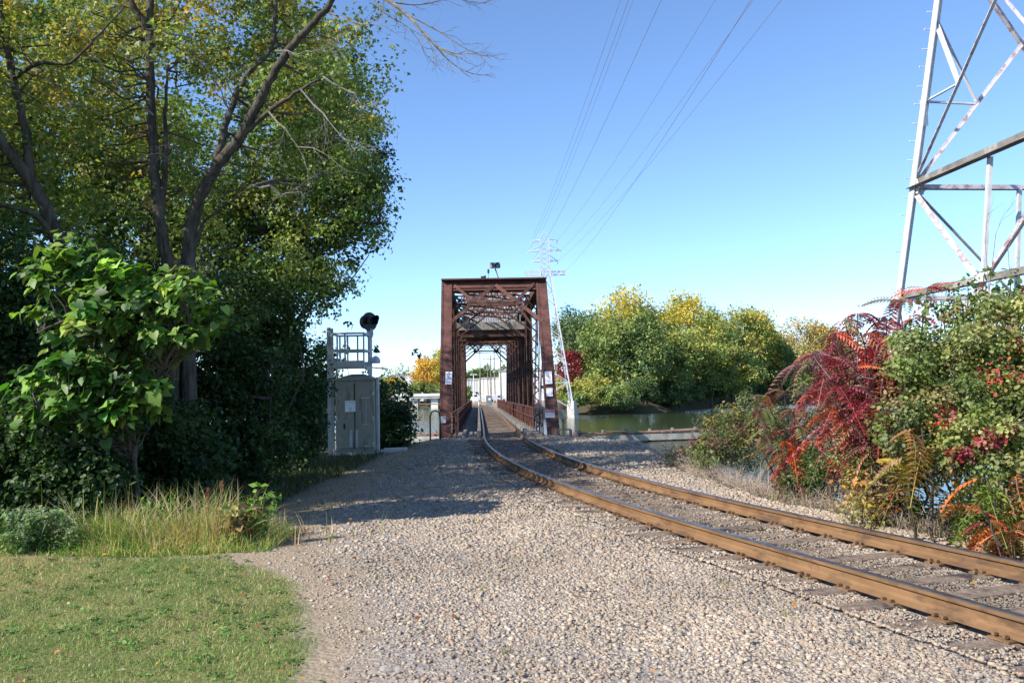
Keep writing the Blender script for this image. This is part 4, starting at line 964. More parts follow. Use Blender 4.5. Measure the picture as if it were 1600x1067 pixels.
# ------------------------------------------------------------------ trees on the left
def left_trees():
    gz = lambda px, Y: at(px, 760, Y)
    # twin-stemmed maple
    t = empty('maple_tree', (at(285, 760, 15).x, 15, -0.15), 'tall maple with one straight and one right leaning forked stem, thinning yellow green crown', 'tree')
    mb = MB(); b = at(285, 760, 15); nodes = []
    nodes += trunk(mb, [(272, 790, 15), (268, 640, 15), (266, 500, 15), (262, 420, 15), (248, 340, 15), (240, 250, 15), (237, 150, 15), (233, 40, 15), (246, -80, 15.2), (240, -220, 15.2)], 0.16, 0.05)
    nodes += trunk(mb, [(252, 360, 15), (257, 250, 15), (258, 180, 15.1), (262, 110, 15.1)], 0.07, 0.02, 6)
    nodes += trunk(mb, [(233, 45, 15), (205, 5, 14.8), (180, -60, 14.6)], 0.09, 0.03, 7)
    mb.build('trunk', M['bark'], t, smooth=True)
    mb2 = MB(); n2 = []
    n2 += trunk(mb2, [(298, 790, 15.3), (295, 600, 15.3), (291, 450, 15.2), (296, 385, 15.1), (308, 320, 15), (334, 265, 14.8), (375, 215, 14.6), (405, 160, 14.4), (432, 108, 14.2), (468, 58, 14), (510, 15, 13.8), (548, -50, 13.6)], 0.17, 0.045)
    n2 += trunk(mb2, [(334, 262, 14.8), (346, 225, 14.9), (358, 175, 15), (385, 120, 15), (424, 75, 15), (430, 20, 15), (434, -60, 15)], 0.08, 0.03, 7)
    n2 += trunk(mb2, [(372, 218, 14.6), (420, 175, 14.4), (470, 140, 14.1), (505, 120, 13.9)], 0.06, 0.015, 6)
    n2 += trunk(mb2, [(292, 430, 15.2), (312, 360, 15), (345, 325, 14.8), (395, 290, 14.5)], 0.05, 0.015, 6)
    n2 += trunk(mb2, [(262, 425, 15), (256, 380, 14.7), (240, 330, 14.4)], 0.04, 0.012, 6)
    mb2.build('trunk', M['bark'], t, smooth=True)
    E_ = [ell(330, 60, 16.0, 290, 190, 2.6), ell(500, 150, 16.5, 125, 170, 2.2), ell(130, 110, 16, 150, 170, 2.4), ell(330, -160, 15.5, 330, 170, 3.2), ell(300, 290, 17, 190, 130, 1.8)]
    c, d = centres(E_, 345, 0.05); mb = MB(); limbs(mb, dense(nodes + n2, 1), c, 0.022, 0.4, 4); mb.build('branch', M['twig_dark'], t)
    colf = yellow_top(6.2, 9.5, G_YEL, 0.6, lambda q: np.clip((-q[:, 0] - 5.5) / 6, 0, 0.4) * (q[:, 2] > 5.6))
    foliage('crown', c, rng.uniform(0.3, 0.68, len(c)), 80, 0.088, G_MID + [(0.12, 0.17, 0.04)], T_LOBED, parent=t, colf=colf, upb=0.5, shell=0.6)
    # bare dead limbs
    mb = MB()
    L1 = smooth_path([at(*p) for p in [(540, -30, 13.6), (575, -15, 13.3), (612, 5, 13.1), (640, 28, 13), (662, 52, 12.9), (690, 78, 12.8), (722, 92, 12.7)]], 3)
    mb.tube(L1, [0.05 - 0.042 * i / (len(L1) - 1) for i in range(len(L1))], 5)
    subs = [[(640, 25, 13), (690, 52, 12.9), (730, 78, 12.8), (764, 90, 12.8)], [(662, 50, 12.9), (698, 92, 12.9), (728, 112, 12.9), (752, 118, 12.9)], [(612, 4, 13.1), (655, 8, 13.2), (705, -2, 13.3), (748, 6, 13.4)], [(690, 76, 12.8), (712, 84, 12.7), (745, 84, 12.6)], [(575, -15, 13.3), (600, 20, 13.2), (640, 45, 13.2), (668, 88, 13.2)], [(640, 26, 13), (665, 60, 12.8), (690, 100, 12.7)]]
    for sp_ in subs:
        pts = smooth_path([at(*p) for p in sp_], 3); mb.tube(pts, [0.014 - 0.011 * i / (len(pts) - 1) for i in range(len(pts))], 4, cap=False)
        for i in range(2, len(pts)):
            dd = (pts[i] - pts[i - 1]).normalized()
            for _ in range(random.choice((1, 1, 2))): spray(mb, pts[i], dd + Vector((random.gauss(0, .45), random.gauss(0, .3), random.gauss(0, .45))), random.uniform(0.15, 0.38), 0.0045, 1, 0.4)
    for (a, b_) in (((505, 18), (620, 40)), ((430, 80), (500, 75)), ((300, 60), (190, 25)), ((240, 180), (150, 90)), ((505, 120), (600, 175)), ((470, 140), (575, 235)), ((395, 290), (470, 300)), ((180, 190), (40, 100)), ((330, 265), (250, 240)), ((420, 175), (520, 250)), ((262, 420), (330, 395)), ((290, 430), (200, 440)), ((360, 180), (330, 100))):
        p = at(a[0], a[1], 14.0); q = at(b_[0], b_[1], 13.3); pts = wob(p, q, 6, 0.03); mb.tube(pts, [0.018 - 0.0025 * i for i in range(7)], 5, cap=False)
        for i in range(2, 7): spray(mb, pts[i], (q - p).normalized() + Vector((random.gauss(0, .4), random.gauss(0, .4), random.gauss(0, .5))), random.uniform(0.25, 0.6), 0.005, random.choice((1, 2)), 0.5, 0.03)
    mb.build('dead_branch', M['twig'], t)
    # leaning tree at the left edge
    t = empty('leaning_tree', (at(150, 740, 13.6).x, 13.6, -0.2), 'dark curved tree leaning left out of the frame with sparse yellowing leaves', 'tree')
    mb = MB(); nd = trunk(mb, [(150, 780, 13.8), (130, 600, 13.8), (108, 450, 13.8), (92, 380, 13.7), (66, 312, 13.6), (32, 262, 13.4), (-4, 212, 13.2), (-60, 120, 13)], 0.16, 0.08)
    nd += trunk(mb, [(46, 282, 13.5), (40, 210, 13.5), (22, 130, 13.5), (6, 60, 13.5), (-5, -60, 13.5)], 0.08, 0.05, 8); nd += trunk(mb, [(100, 400, 13.7), (60, 340, 13.2), (-5, 318, 12.8)], 0.06, 0.03, 6)
    nd += trunk(mb, [(20, 125, 13.5), (60, 100, 13.3), (110, 98, 13.2), (150, 60, 13.1), (195, 10, 13)], 0.04, 0.012, 6)
    mb.build('trunk', M['bark'], t, smooth=True)
    E_ = [ell(20, 80, 14.3, 150, 190, 1.8), ell(40, 270, 14.6, 120, 120, 1.4), ell(-160, 150, 13.6, 200, 230, 2.2)]
    c, d = centres(E_, 190, 0.15); mb = MB(); limbs(mb, nd, c, 0.02, 0.4, 4); mb.build('branch', M['twig_dark'], t)
    foliage('crown', c, rng.uniform(0.28, 0.6, len(c)), 84, 0.088, G_MID, T_LOBED, parent=t, colf=yellow_top(5.0, 8.2, G_YEL, 0.8), upb=0.5, shell=0.55)
    # darker big tree behind, at the right edge of the wood
    t = empty('broadleaf_tree', (at(500, 740, 21.5).x, 21.5, -0.2), 'dense dark green tree at the right edge of the wood, overhanging the signal cabinet', 'tree')
    mb = MB(); nd = trunk(mb, [(470, 740, 21.5), (455, 600, 21.5), (450, 480, 21.5), (470, 380, 21.5), (500, 300, 21.5), (520, 220, 21.5), (525, 130, 21.5)], 0.24, 0.06)
    nd += trunk(mb, [(450, 480, 21.5), (420, 400, 21.5), (400, 300, 21.5), (395, 200, 21.5)], 0.14, 0.04, 7); nd += trunk(mb, [(462, 420, 21.5), (510, 370, 21), (560, 350, 21), (600, 350, 21)], 0.08, 0.02, 6); nd += trunk(mb, [(452, 520, 21.5), (490, 470, 22), (530, 455, 22.5)], 0.08, 0.02, 6)
    mb.build('trunk', M['bark'], t, smooth=True)
    E_ = [ell(515, 190, 21.5, 98, 130, 2.2), ell(520, 335, 21.5, 90, 85, 2.4), ell(470, 250, 22, 120, 160, 2.4), ell(475, 430, 21.5, 98, 60, 2.2), ell(450, 90, 22.5, 130, 90, 1.6), ell(400, 380, 22.5, 110, 140, 2.0), ell(570, 300, 21, 42, 120, 1.3)]
    c, d = centres(E_, 640, 0.15); mb = MB(); limbs(mb, nd, c, 0.026, 0.45, 4); mb.build('branch', M['twig_dark'], t)
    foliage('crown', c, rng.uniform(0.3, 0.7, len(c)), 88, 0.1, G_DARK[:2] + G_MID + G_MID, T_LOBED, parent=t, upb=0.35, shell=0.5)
    # trees filling the back of the wood
    specs = [('mid green tree standing behind the forked maple deep in the wood', 235, 20.5, [(230, 380, 160, 140), (320, 450, 120, 100), (180, 240, 140, 120)], 300),
             ('shaded tree at the far left of the wood behind the curved trunk', 40, 19.5, [(60, 380, 150, 150), (-60, 300, 160, 200), (60, 180, 130, 130)], 260)]
    for lab, px, Y, es, n in specs:
        t = empty('woodland_tree', (at(px, 740, Y).x, Y, -0.2), lab, 'tree', 'trees filling the back of the wood')
        mb = MB(); nd = trunk(mb, [(px, 740, Y), (px + 6, 560, Y), (px - 8, 400, Y), (px + 10, 250, Y), (px, 120, Y)], 0.2, 0.05); mb.build('trunk', M['bark'], t, smooth=True)
        c, d = centres([ell(a, b_, Y + 0.5, r1, r2, 2.3) for a, b_, r1, r2 in es], int(n * .5), 0.2); mb = MB(); limbs(mb, nd, c, 0.03, 0.35, 4); mb.build('branch', M['twig_dark'], t)
        foliage('crown', c, rng.uniform(0.35, 0.75, len(c)), 66, 0.11, G_MID, T_LOBED, parent=t, colf=yellow_top(6.5, 9.5, G_YEL, 0.6), upb=0.5)
    # sapling with big heart shaped leaves
    t = empty('catalpa_sapling', (at(215, 800, 11).x, 11, -0.2), 'young catalpa with large bright heart shaped leaves in front of the dark wood', 'small tree')
    mb = MB(); nd = []
    for p in ([(215, 820, 11), (210, 700, 11), (200, 600, 11), (185, 480, 11), (140, 360, 11)], [(208, 680, 11), (140, 640, 10.6), (60, 640, 10.4)], [(205, 640, 11), (260, 560, 10.8), (300, 500, 10.7)], [(195, 540, 11), (120, 500, 10.6), (60, 520, 10.4)], [(200, 560, 11), (245, 450, 11), (290, 420, 11)]): nd += trunk(mb, p, 0.045, 0.012, 6)
    E_ = [ell(185, 520, 10.9, 135, 120, 0.9), ell(130, 420, 11, 70, 75, 0.6), ell(250, 480, 10.9, 90, 75, 0.7), ell(110, 590, 10.7, 90, 80, 0.6), ell(300, 520, 11.1, 60, 50, 0.5), ell(70, 650, 10.5, 45, 35, 0.3), ell(170, 640, 10.8, 90, 50, 0.5)]
    c, d = centres(E_, 240, 0.1); limbs(mb, nd, c, 0.014, 1.0, 4); mb.build('trunk', M['twig_dark'], t, smooth=True)
    foliage('crown', c, rng.uniform(0.12, 0.3, len(c)), 16, 0.118, [(0.12, 0.23, 0.04), (0.16, 0.28, 0.05), (0.07, 0.15, 0.03), (0.2, 0.3, 0.06), (0.05, 0.1, 0.025)], T_HEART, parent=t, upb=1.5, nb=(-.5, -.6), droop=0.5, flat=0.6, jit=0.25)
    # understory shrubs
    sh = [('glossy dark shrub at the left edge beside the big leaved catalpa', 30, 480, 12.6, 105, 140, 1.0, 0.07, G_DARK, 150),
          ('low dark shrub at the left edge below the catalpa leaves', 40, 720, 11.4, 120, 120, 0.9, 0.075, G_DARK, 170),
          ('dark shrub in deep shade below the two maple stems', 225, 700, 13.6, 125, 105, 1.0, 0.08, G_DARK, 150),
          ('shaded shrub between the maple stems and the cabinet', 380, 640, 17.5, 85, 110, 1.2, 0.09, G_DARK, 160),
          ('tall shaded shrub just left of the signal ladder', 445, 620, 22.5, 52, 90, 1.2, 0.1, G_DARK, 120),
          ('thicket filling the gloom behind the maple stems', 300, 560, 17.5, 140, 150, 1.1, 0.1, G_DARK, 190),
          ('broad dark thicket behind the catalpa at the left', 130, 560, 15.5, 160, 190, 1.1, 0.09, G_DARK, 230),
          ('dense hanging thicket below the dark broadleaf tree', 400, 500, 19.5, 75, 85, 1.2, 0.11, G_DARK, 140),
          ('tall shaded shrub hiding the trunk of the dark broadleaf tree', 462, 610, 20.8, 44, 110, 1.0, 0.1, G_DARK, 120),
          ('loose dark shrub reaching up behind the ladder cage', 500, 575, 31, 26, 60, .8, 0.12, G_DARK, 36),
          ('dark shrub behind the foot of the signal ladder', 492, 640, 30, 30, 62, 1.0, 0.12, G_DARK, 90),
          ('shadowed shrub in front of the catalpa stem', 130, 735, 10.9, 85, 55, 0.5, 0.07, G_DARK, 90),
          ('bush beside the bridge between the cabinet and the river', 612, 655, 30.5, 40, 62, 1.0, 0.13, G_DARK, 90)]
    for lab, px, py, Y, rx, ry, rd, ls, cl, n in sh:
        e0 = ell(px, py, Y, rx, ry, rd); gz_ = float(height(e0[0][0], e0[0][1]))
        t = empty('shrub', (e0[0][0], e0[0][1], gz_), lab, 'shrub')
        mb = MB(); nd = []
        for i in range(5):
            q = Vector(e0[0]) + Vector((random.gauss(0, .4) * e0[1][0], random.gauss(0, .3) * e0[1][1], random.uniform(0, .5) * e0[1][2])); p = Vector((e0[0][0] + random.gauss(0, .15), e0[0][1] + random.gauss(0, .15), gz_ - 0.15)); pts = wob(p, q, 6, 0.06); mb.tube(pts, [0.035 - 0.004 * j for j in range(7)], 5); nd += pts
        c, d = centres([e0, (e0[0] + np.array([0, 0, -0.4 * e0[1][2]]), e0[1] * np.array([0.95, 0.9, 0.8]))], n, 0.25); c[:, 2] = np.maximum(c[:, 2], gz_ + 0.12)
        limbs(mb, nd, c, 0.012, 0.8, 4, 0.2); mb.build('stems', M['twig_dark'], t)
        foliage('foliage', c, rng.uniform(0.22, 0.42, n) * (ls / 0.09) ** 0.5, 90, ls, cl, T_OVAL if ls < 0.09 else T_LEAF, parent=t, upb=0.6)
    # leafy sprig beyond the signal
    mb = MB(); a = at(560, 590, 29.5); t = empty('slender_sapling', (a.x - 0.3, 29.5, -0.5), 'thin sapling with few dark leaves reaching right behind the signal mast', 'small tree')
    nd = []
    for tgt in ((648, 552), (610, 575), (585, 545), (545, 505), (530, 535), (600, 600)):
        pts = wob((a.x - 0.3, 29.5, -0.5), at(tgt[0], tgt[1], 29.5), 7, 0.05); mb.tube(pts, [0.03 - 0.0035 * j for j in range(8)], 5); nd += pts[4:]
    mb.build('stems', M['twig_dark'], t); c = np.array([tuple(p) for p in nd if random.random() < 0.62] + [tuple(at(649, 551, 29.5))]); foliage('foliage', c, 0.2, 14, 0.12, G_DARK, T_HEART, parent=t, upb=0.6)
    # trees continuing the wood line outside the frame: they shade what the photo shows in shade
    for (x, y, z, r, lab) in ((-10.4, 10.8, 7.0, 2.5, 'high crowned tree just outside the left edge of the frame'), (-12.8, 10.2, 4.6, 2.7, 'green tree continuing the wood just outside the left edge'), (-10.6, 13.5, 3.0, 2.2, 'bushy tree at the left end of the wood outside the frame'), (-13.4, 26.2, 12.0, 4.4, 'tallest green tree deep in the wood left of the bridge'), (-10.2, 23.8, 7.0, 3.2, 'rounded tree deep in the wood shading the signal cabinet'), (-14.5, 19.5, 8.5, 3.6, 'green tree deep in the wood at the far left')):
        t = empty('woodland_tree', (x, y, -0.2), lab, 'tree', 'trees filling the back of the wood')
        mb = MB(); pts = wob((x, y, -0.3), (x + .3, y, z + 1.5), 8, 0.02); mb.tube(pts, [0.2 - 0.018 * j for j in range(9)], 8); mb.build('trunk', M['bark'], t, smooth=True)
        c, d = centres([(np.array([x, y, z]), np.array([r, r, r * 1.15]))], 150 if r == 2.5 else 260, 0.3); mb = MB(); limbs(mb, pts[3:], c, 0.03, 0.4, 4); mb.build('branch', M['twig_dark'], t)
        foliage('crown', c, rng.uniform(0.4, 0.65, len(c)) * (r / 2.5) ** 0.6, 60, 0.16, G_MID, T_LEAF, parent=t)
left_trees()

# ------------------------------------------------------------------ lawn, tall grass, weeds
def blades(name, x, y, h, wd, cols, lean=0.35, mat='grass', z0=None, seg=2, jit=0.2, colarr=None, parent=None):
    n = len(x); z = height(x, y) if z0 is None else z0; a = rng.uniform(0, 2 * math.pi, n); la = rng.uniform(0, 2 * math.pi, n); l = h * np.abs(rng.normal(0, lean, n))
    sx, sy = np.cos(a) * wd / 2, np.sin(a) * wd / 2; lx, ly = np.cos(la) * l, np.sin(la) * l; V = []
    for i in range(seg + 1):
        f = i / seg; wf = 1 - f ** 1.5 if i < seg else 0.0; bx, by, bz = x + lx * f * f, y + ly * f * f, z - 0.01 + h * (f - 0.18 * f * f * (l / h))
        if i < seg: V += [np.stack([bx - sx * wf, by - sy * wf, bz], 1), np.stack([bx + sx * wf, by + sy * wf, bz], 1)]
        else: V.append(np.stack([bx, by, bz], 1))
    k = 2 * seg + 1; V = np.stack(V, 1).reshape(-1, 3); fs = []
    for i in range(seg - 1): fs += [(2 * i, 2 * i + 1, 2 * i + 3), (2 * i, 2 * i + 3, 2 * i + 2)]
    fs.append((2 * seg - 2, 2 * seg - 1, 2 * seg)); F = (np.array(fs)[None] + (np.arange(n) * k)[:, None, None]).reshape(-1, 3)
    c = pal(cols, n, jit) if colarr is None else colarr
    return np_obj(name, V, F, M[mat], np.repeat(c, k, 0), parent)

def lawn():
    n = 150000; x = rng.uniform(-7.2, 0.4, n); y = 4.2 + 5.6 * rng.random(n) ** 1.25; nz = fbm(x, y, 1.1) * 0.45 + fbm(x, y, 5.0) * 0.14
    e = lawn_edge(y) + nz * 0.8; pr = np.clip((e - x + 0.12 * fbm(x, y, 3.5)) / 0.3, 0, 1) * np.clip(1.1 - 0.9 * np.clip(fbm(x + 40, y, 1.7), 0, 1), .3, 1) * np.clip((9.75 - y) / 0.3, 0, 1); k = (rng.random(n) < pr) & (np.abs(x) < 0.65 * y + 0.8); x, y, e = x[k], y[k], e[k]
    dry = np.clip(0.25 + 1.3 * fbm(x, y, 0.55) + 0.5 * fbm(x + 5, y, 2.6) + np.clip(1 - (e - x) / 1.0, 0, 1) * 0.3 + (y - 6.2) * 0.08, 0, 1); n = len(x)
    g = pal([(0.19, 0.28, 0.075), (0.25, 0.33, 0.1), (0.14, 0.22, 0.06), (0.32, 0.38, 0.13)], n, 0.25); d = pal([(0.46, 0.4, 0.18), (0.55, 0.48, 0.24), (0.38, 0.34, 0.14), (0.38, 0.27, 0.14)], n, 0.2)
    s = (rng.random(n) < 0.12 + dry * 0.75)[:, None]; c = np.where(s, d, g)
    o = blades('lawn_grass', x, y, rng.uniform(0.018, 0.045, n) * (1 + 0.9 * np.clip(fbm(x, y, 2.3), 0, 1) + 0.6 * (rng.random(n) < 0.05)), 0.0065, None, 0.7, colarr=c); tag(o, 'short mown lawn, green with straw coloured patches, in the left foreground', 'grass', kind='stuff')
lawn()

def verge():
    n = 24000; x = rng.uniform(-8.2, -2.75, n); y = 9.35 + 1.2 * rng.random(n); h = rng.uniform(0.05, 0.29, n) * (0.35 + 1.5 * np.clip(fbm(x, y, 0.9) + 0.35, 0, 1)) * np.clip((y - 9.2) / 0.45, 0.4, 1.3)
    h = h * np.clip((-2.7 - x) / 0.5, 0.5, 1); keep = ~((x < -5.15) & (rng.random(n) < 0.5)); x, y, h = x[keep], y[keep], h[keep]; n = len(x)
    t = np.clip(1.6 * fbm(x, y, 1.3) + 0.42, 0, 1); g = pal([(0.17, 0.3, 0.06), (0.25, 0.37, 0.08), (0.12, 0.22, 0.045)], n, 0.2); d = pal([(0.5, 0.46, 0.15), (0.6, 0.52, 0.2), (0.44, 0.4, 0.12), (0.5, 0.4, 0.22)], n, 0.2)
    c = np.where((rng.random(n) < t)[:, None], d, g); o = blades('tall_grass', x, y, h, 0.011, None, 0.9, seg=3, colarr=c); tag(o, 'unmown yellow green grass strip between the lawn and the wood', 'tall grass', kind='stuff')
    n = 900; x = -4.1 + rng.normal(0, 1, n) * .75; y = rng.uniform(9.6, 10.7, n); h = rng.uniform(0.35, 0.85, n) * np.clip((-2.6 - x) / 0.8, 0.5, 1)
    o = blades('reed_grass', x, y, h, 0.016, [(0.26, 0.33, 0.08), (0.4, 0.36, 0.15), (0.2, 0.28, 0.06), (0.5, 0.44, 0.26), (0.3, 0.18, 0.12)], 0.85, seg=4); tag(o, 'tall arching reedy grass standing before the dark wood', 'tall grass', kind='stuff')
    # dark ground cover below the wood
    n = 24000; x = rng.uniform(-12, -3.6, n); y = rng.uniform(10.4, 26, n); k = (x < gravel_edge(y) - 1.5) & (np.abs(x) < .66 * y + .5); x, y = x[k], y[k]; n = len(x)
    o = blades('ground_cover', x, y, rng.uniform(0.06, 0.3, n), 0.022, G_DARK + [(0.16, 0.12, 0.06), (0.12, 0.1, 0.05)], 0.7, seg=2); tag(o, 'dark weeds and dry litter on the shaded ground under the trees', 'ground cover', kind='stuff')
    n = 5000; y = rng.uniform(12, 34, n); x = gravel_edge(y) + rng.normal(-0.5, 0.8, n); o = blades('dry_grass', x, y, rng.uniform(0.03, 0.11, n), 0.014, [(0.3, 0.24, 0.14), (0.22, 0.17, 0.1), (0.12, 0.14, 0.05)], 0.9, seg=2); tag(o, 'short dry grass scattered where the gravel meets the shaded soil', 'dry grass', kind='stuff')
    # fallen leaves
    n = 900; x = rng.uniform(-6.5, 5, n); y = 4.5 + 14 * rng.random(n) ** 1.5; k = (lat(x, y) < 1.9) & (rng.random(n) < np.where(x < lawn_edge(y), 0.42, 0.2)); x, y = x[k], y[k]; n = len(x)
    nor = rng.normal(0, 0.5, (n, 3)) + np.array([0, 0, 1.0]); s, t, nn = rot_from(nor, rng.normal(0, 1, (n, 3))); pos = np.stack([x, y, height(x, y) + np.where(x < lawn_edge(y), 0.045, 0.035)], 1)
    V, F = scatter(T_LOBED[0], T_LOBED[1], pos, s, t, nn, 0.05 * np.exp(rng.normal(0, .3, n))); o = np_obj('fallen_leaves', V, F, M['leaf'], np.repeat(pal([(0.55, 0.38, 0.05), (0.5, 0.25, 0.07), (0.35, 0.2, 0.1), (0.6, 0.5, 0.3), (0.3, 0.1, 0.06)], n, .2), 9, 0))
    tag(o, 'yellow and brown fallen leaves scattered on lawn and gravel', 'leaves', kind='stuff')
    # broad leaved lawn weeds, tufts in the gravel, twigs and litter
    n = 420; x = rng.uniform(-6, -0.9, n); y = rng.uniform(4.4, 9.6, n); k = x < lawn_edge(y) - .05; c = np.stack([x, y, height(x, y) + .022], 1)[k]
    o = foliage('lawn_weeds', c, rng.uniform(.03, .09, len(c)), 12, .028, [(0.13, 0.24, 0.06), (0.18, 0.3, 0.08), (0.1, 0.18, 0.05)], T_OVAL, upb=2.0, flat=.15); tag(o, 'clover and broad leaved weeds dotted through the lawn', 'weeds', kind='stuff')
    n = 46; y = rng.uniform(5, 26, n); x = np.where(rng.random(n) < .65, lawn_edge(y) * 0 + gravel_edge(y) + rng.random(n) * 1.2, cx(y) - 1.5 - rng.random(n) * .5); xs = np.repeat(x, 16) + rng.normal(0, .035, n * 16); ys = np.repeat(y, 16) + rng.normal(0, .035, n * 16)
    o = blades('gravel_weeds', xs, ys, rng.uniform(.03, .11, n * 16), .007, [(0.2, 0.25, 0.07), (0.35, 0.3, 0.14), (0.13, 0.18, 0.05)], .9, seg=2); tag(o, 'small grass tufts growing through the gravel', 'weeds', kind='stuff')
    mb = MB()
    for i in range(150):
        yy = 4.8 + 16 * random.random() ** 1.4; xx = random.uniform(-3.2, float(cx(yy)) - 1.0); z = float(height(xx, yy)) + .03; a = random.uniform(0, 6.28); L_ = random.uniform(.05, .22)
        mb.tube([(xx, yy, z), (xx + math.cos(a) * L_ * .5, yy + math.sin(a) * L_ * .5, z + .012), (xx + math.cos(a + .3) * L_, yy + math.sin(a + .3) * L_, z)], [.004, .0035, .002], 4)
    o = mb.build('twig_litter', M['twig_dark']); tag(o, 'broken twigs lying on the gravel and dirt', 'twigs', kind='stuff')
    # pale flowering bush
    c0 = np.array(at(62, 852, 9.7)); t = empty('aster_bush', (c0[0], c0[1], 0), 'low bush dotted with white flower heads at the left end of the verge', 'bush'); mb = MB(); hd = []
    for i in range(60):
        p = Vector((c0[0] + random.gauss(0, .12), c0[1] + random.gauss(0, .1), -0.03)); q = Vector((c0[0] + random.gauss(0, .24), c0[1] + random.gauss(0, .15), random.uniform(0.2, 0.52))); mb.tube(wob(p, q, 3, 0.05), 0.004, 4, cap=False); hd.append(tuple(q))
    mb.build('stems', M['twig_dark'], t); hd = np.array(hd); foliage('foliage', np.concatenate([hd, hd * [1, 1, 0.6]]), 0.08, 26, 0.05, [(0.12, 0.2, 0.06), (0.16, 0.24, 0.08)], parent=t)
    foliage('flowers', hd + [0, -0.02, 0.03], 0.055, 22, 0.018, [(0.55, 0.56, 0.48), (0.42, 0.43, 0.36)], parent=t, upb=1.2)
    # dock seed spikes
    for px, py, hh, lab in ((325, 832, 0.72, 'shorter rusty brown seed spike of dock standing in the verge'), (346, 836, 0.8, 'taller rusty brown seed spike of dock, right of the other')):
        p = at(px, py, 9.9); p.z = 0.0; t = empty('dock_plant', p, lab, 'weed'); mb = MB(); mb.tube([p, p + Vector((0.01, 0, hh * .5)), p + Vector((0.0, 0, hh))], [0.006, 0.005, 0.003], 5); mb.build('stem', M['twig'], t)
        c = np.array([(p.x, p.y, hh * f) for f in np.linspace(.55, 1, 26)]); foliage('seed_head', c, 0.022, 12, 0.016, [(0.2, 0.08, 0.045), (0.28, 0.12, 0.06)], parent=t)
    # leafy weed at the right end
    for px, py, Y, hh, lab, cl in ((402, 830, 9.75, 0.72, 'leafy bright green weed at the right end of the verge', [(0.13, 0.24, 0.04), (0.19, 0.3, 0.06)]), (372, 850, 9.65, 0.62, 'reddish green weed just left of the leafy one', [(0.15, 0.2, 0.05), (0.25, 0.16, 0.08), (0.3, 0.28, 0.1)]), (230, 800, 10.3, 0.55, 'feathery green weed in the middle of the verge', [(0.12, 0.2, 0.05), (0.18, 0.24, 0.07)])):
        p = at(px, py, Y); t = empty('weed_plant', (p.x, p.y, 0), lab, 'weed'); mb = MB(); cc = []
        for i in range(7):
            q = Vector((p.x + random.gauss(0, .13), p.y + random.gauss(0, .08), hh * random.uniform(.6, 1.05))); pts = wob((p.x + random.gauss(0, .04), p.y, -0.02), q, 6, 0.04); mb.tube(pts, 0.005, 4, cap=False); cc += [tuple(v) for v in pts[1:]]
        mb.build('stems', M['twig_dark'], t); foliage('foliage', np.array(cc), 0.075, 9, 0.085, cl, parent=t, upb=0.6)
verge()

# ------------------------------------------------------------------ right bank plants
def sumac(name, label, stems, cols, size, parent=None, per=9, group=None, low_red=None):
    b = stems[0][0]; t = empty(name, b, label, 'sumac', group); mb = MB(); P_, T_, C_ = [], [], []
    for base, tipp in stems:
        pts = wob(base, tipp, 6, 0.05); mb.tube(pts, [0.022 - 0.0022 * j for j in range(7)], 5); d = (pts[-1] - pts[-3]).normalized()
        for i in range(per):
            f = rng.random() ** 0.6; q = pts[3].lerp(pts[-1], f) if f < .75 else pts[-1]; a = 2.4 * i + random.random(); el_ = random.uniform(0.1, 0.8)
            u = Vector((math.cos(a), math.sin(a), el_)) + d * 0.4; P_.append(tuple(q)); T_.append(tuple(u.normalized()))
    mb.build('stems', M['twig_dark'], t); P_ = np.array(P_); T_ = np.array(T_); n = len(P_); nor = np.zeros((n, 3)) + [0, 0, 1] + rng.normal(0, .25, (n, 3))
    s, tt, nn = rot_from(nor, T_); col = pal(cols, n, 0.2); sz = size * np.exp(rng.normal(0, .18, n)); ti = rng.integers(0, 3, n); VV, FF, CC = [], [], []; base = 0
    for q in range(3):
        k = ti == q
        if not k.any(): continue
        V, F = scatter(T_FROND[q][0], T_FROND[q][1], P_[k], s[k], tt[k], nn[k], sz[k]); m = len(T_FROND[q][0]); c = np.repeat(col[k], m, 0)
        lf = np.exp(rng.normal(0, .16, (len(c) // m, m // 4 + 1))); c = c * np.repeat(lf, 4, 1)[:, :m].reshape(-1, 1)
        VV.append(V); FF.append(F + base); CC.append(c); base += len(V)
    np_obj('fronds', np.concatenate(VV), np.concatenate(FF), M['leaf'], np.clip(np.concatenate(CC), 0, 1), t); return t

def stems_at(base, targets, Y, dy=0.5):
    bz = Vector(base); return [(bz + Vector((random.gauss(0, .12), random.gauss(0, .12), 0)), at(a, b, Y + random.uniform(-dy, dy))) for a, b in targets]

def gpt(px, Y, dz=-0.05):
    p = at(px, 700, Y); return Vector((p.x, Y, float(height(p.x, Y)) + dz))

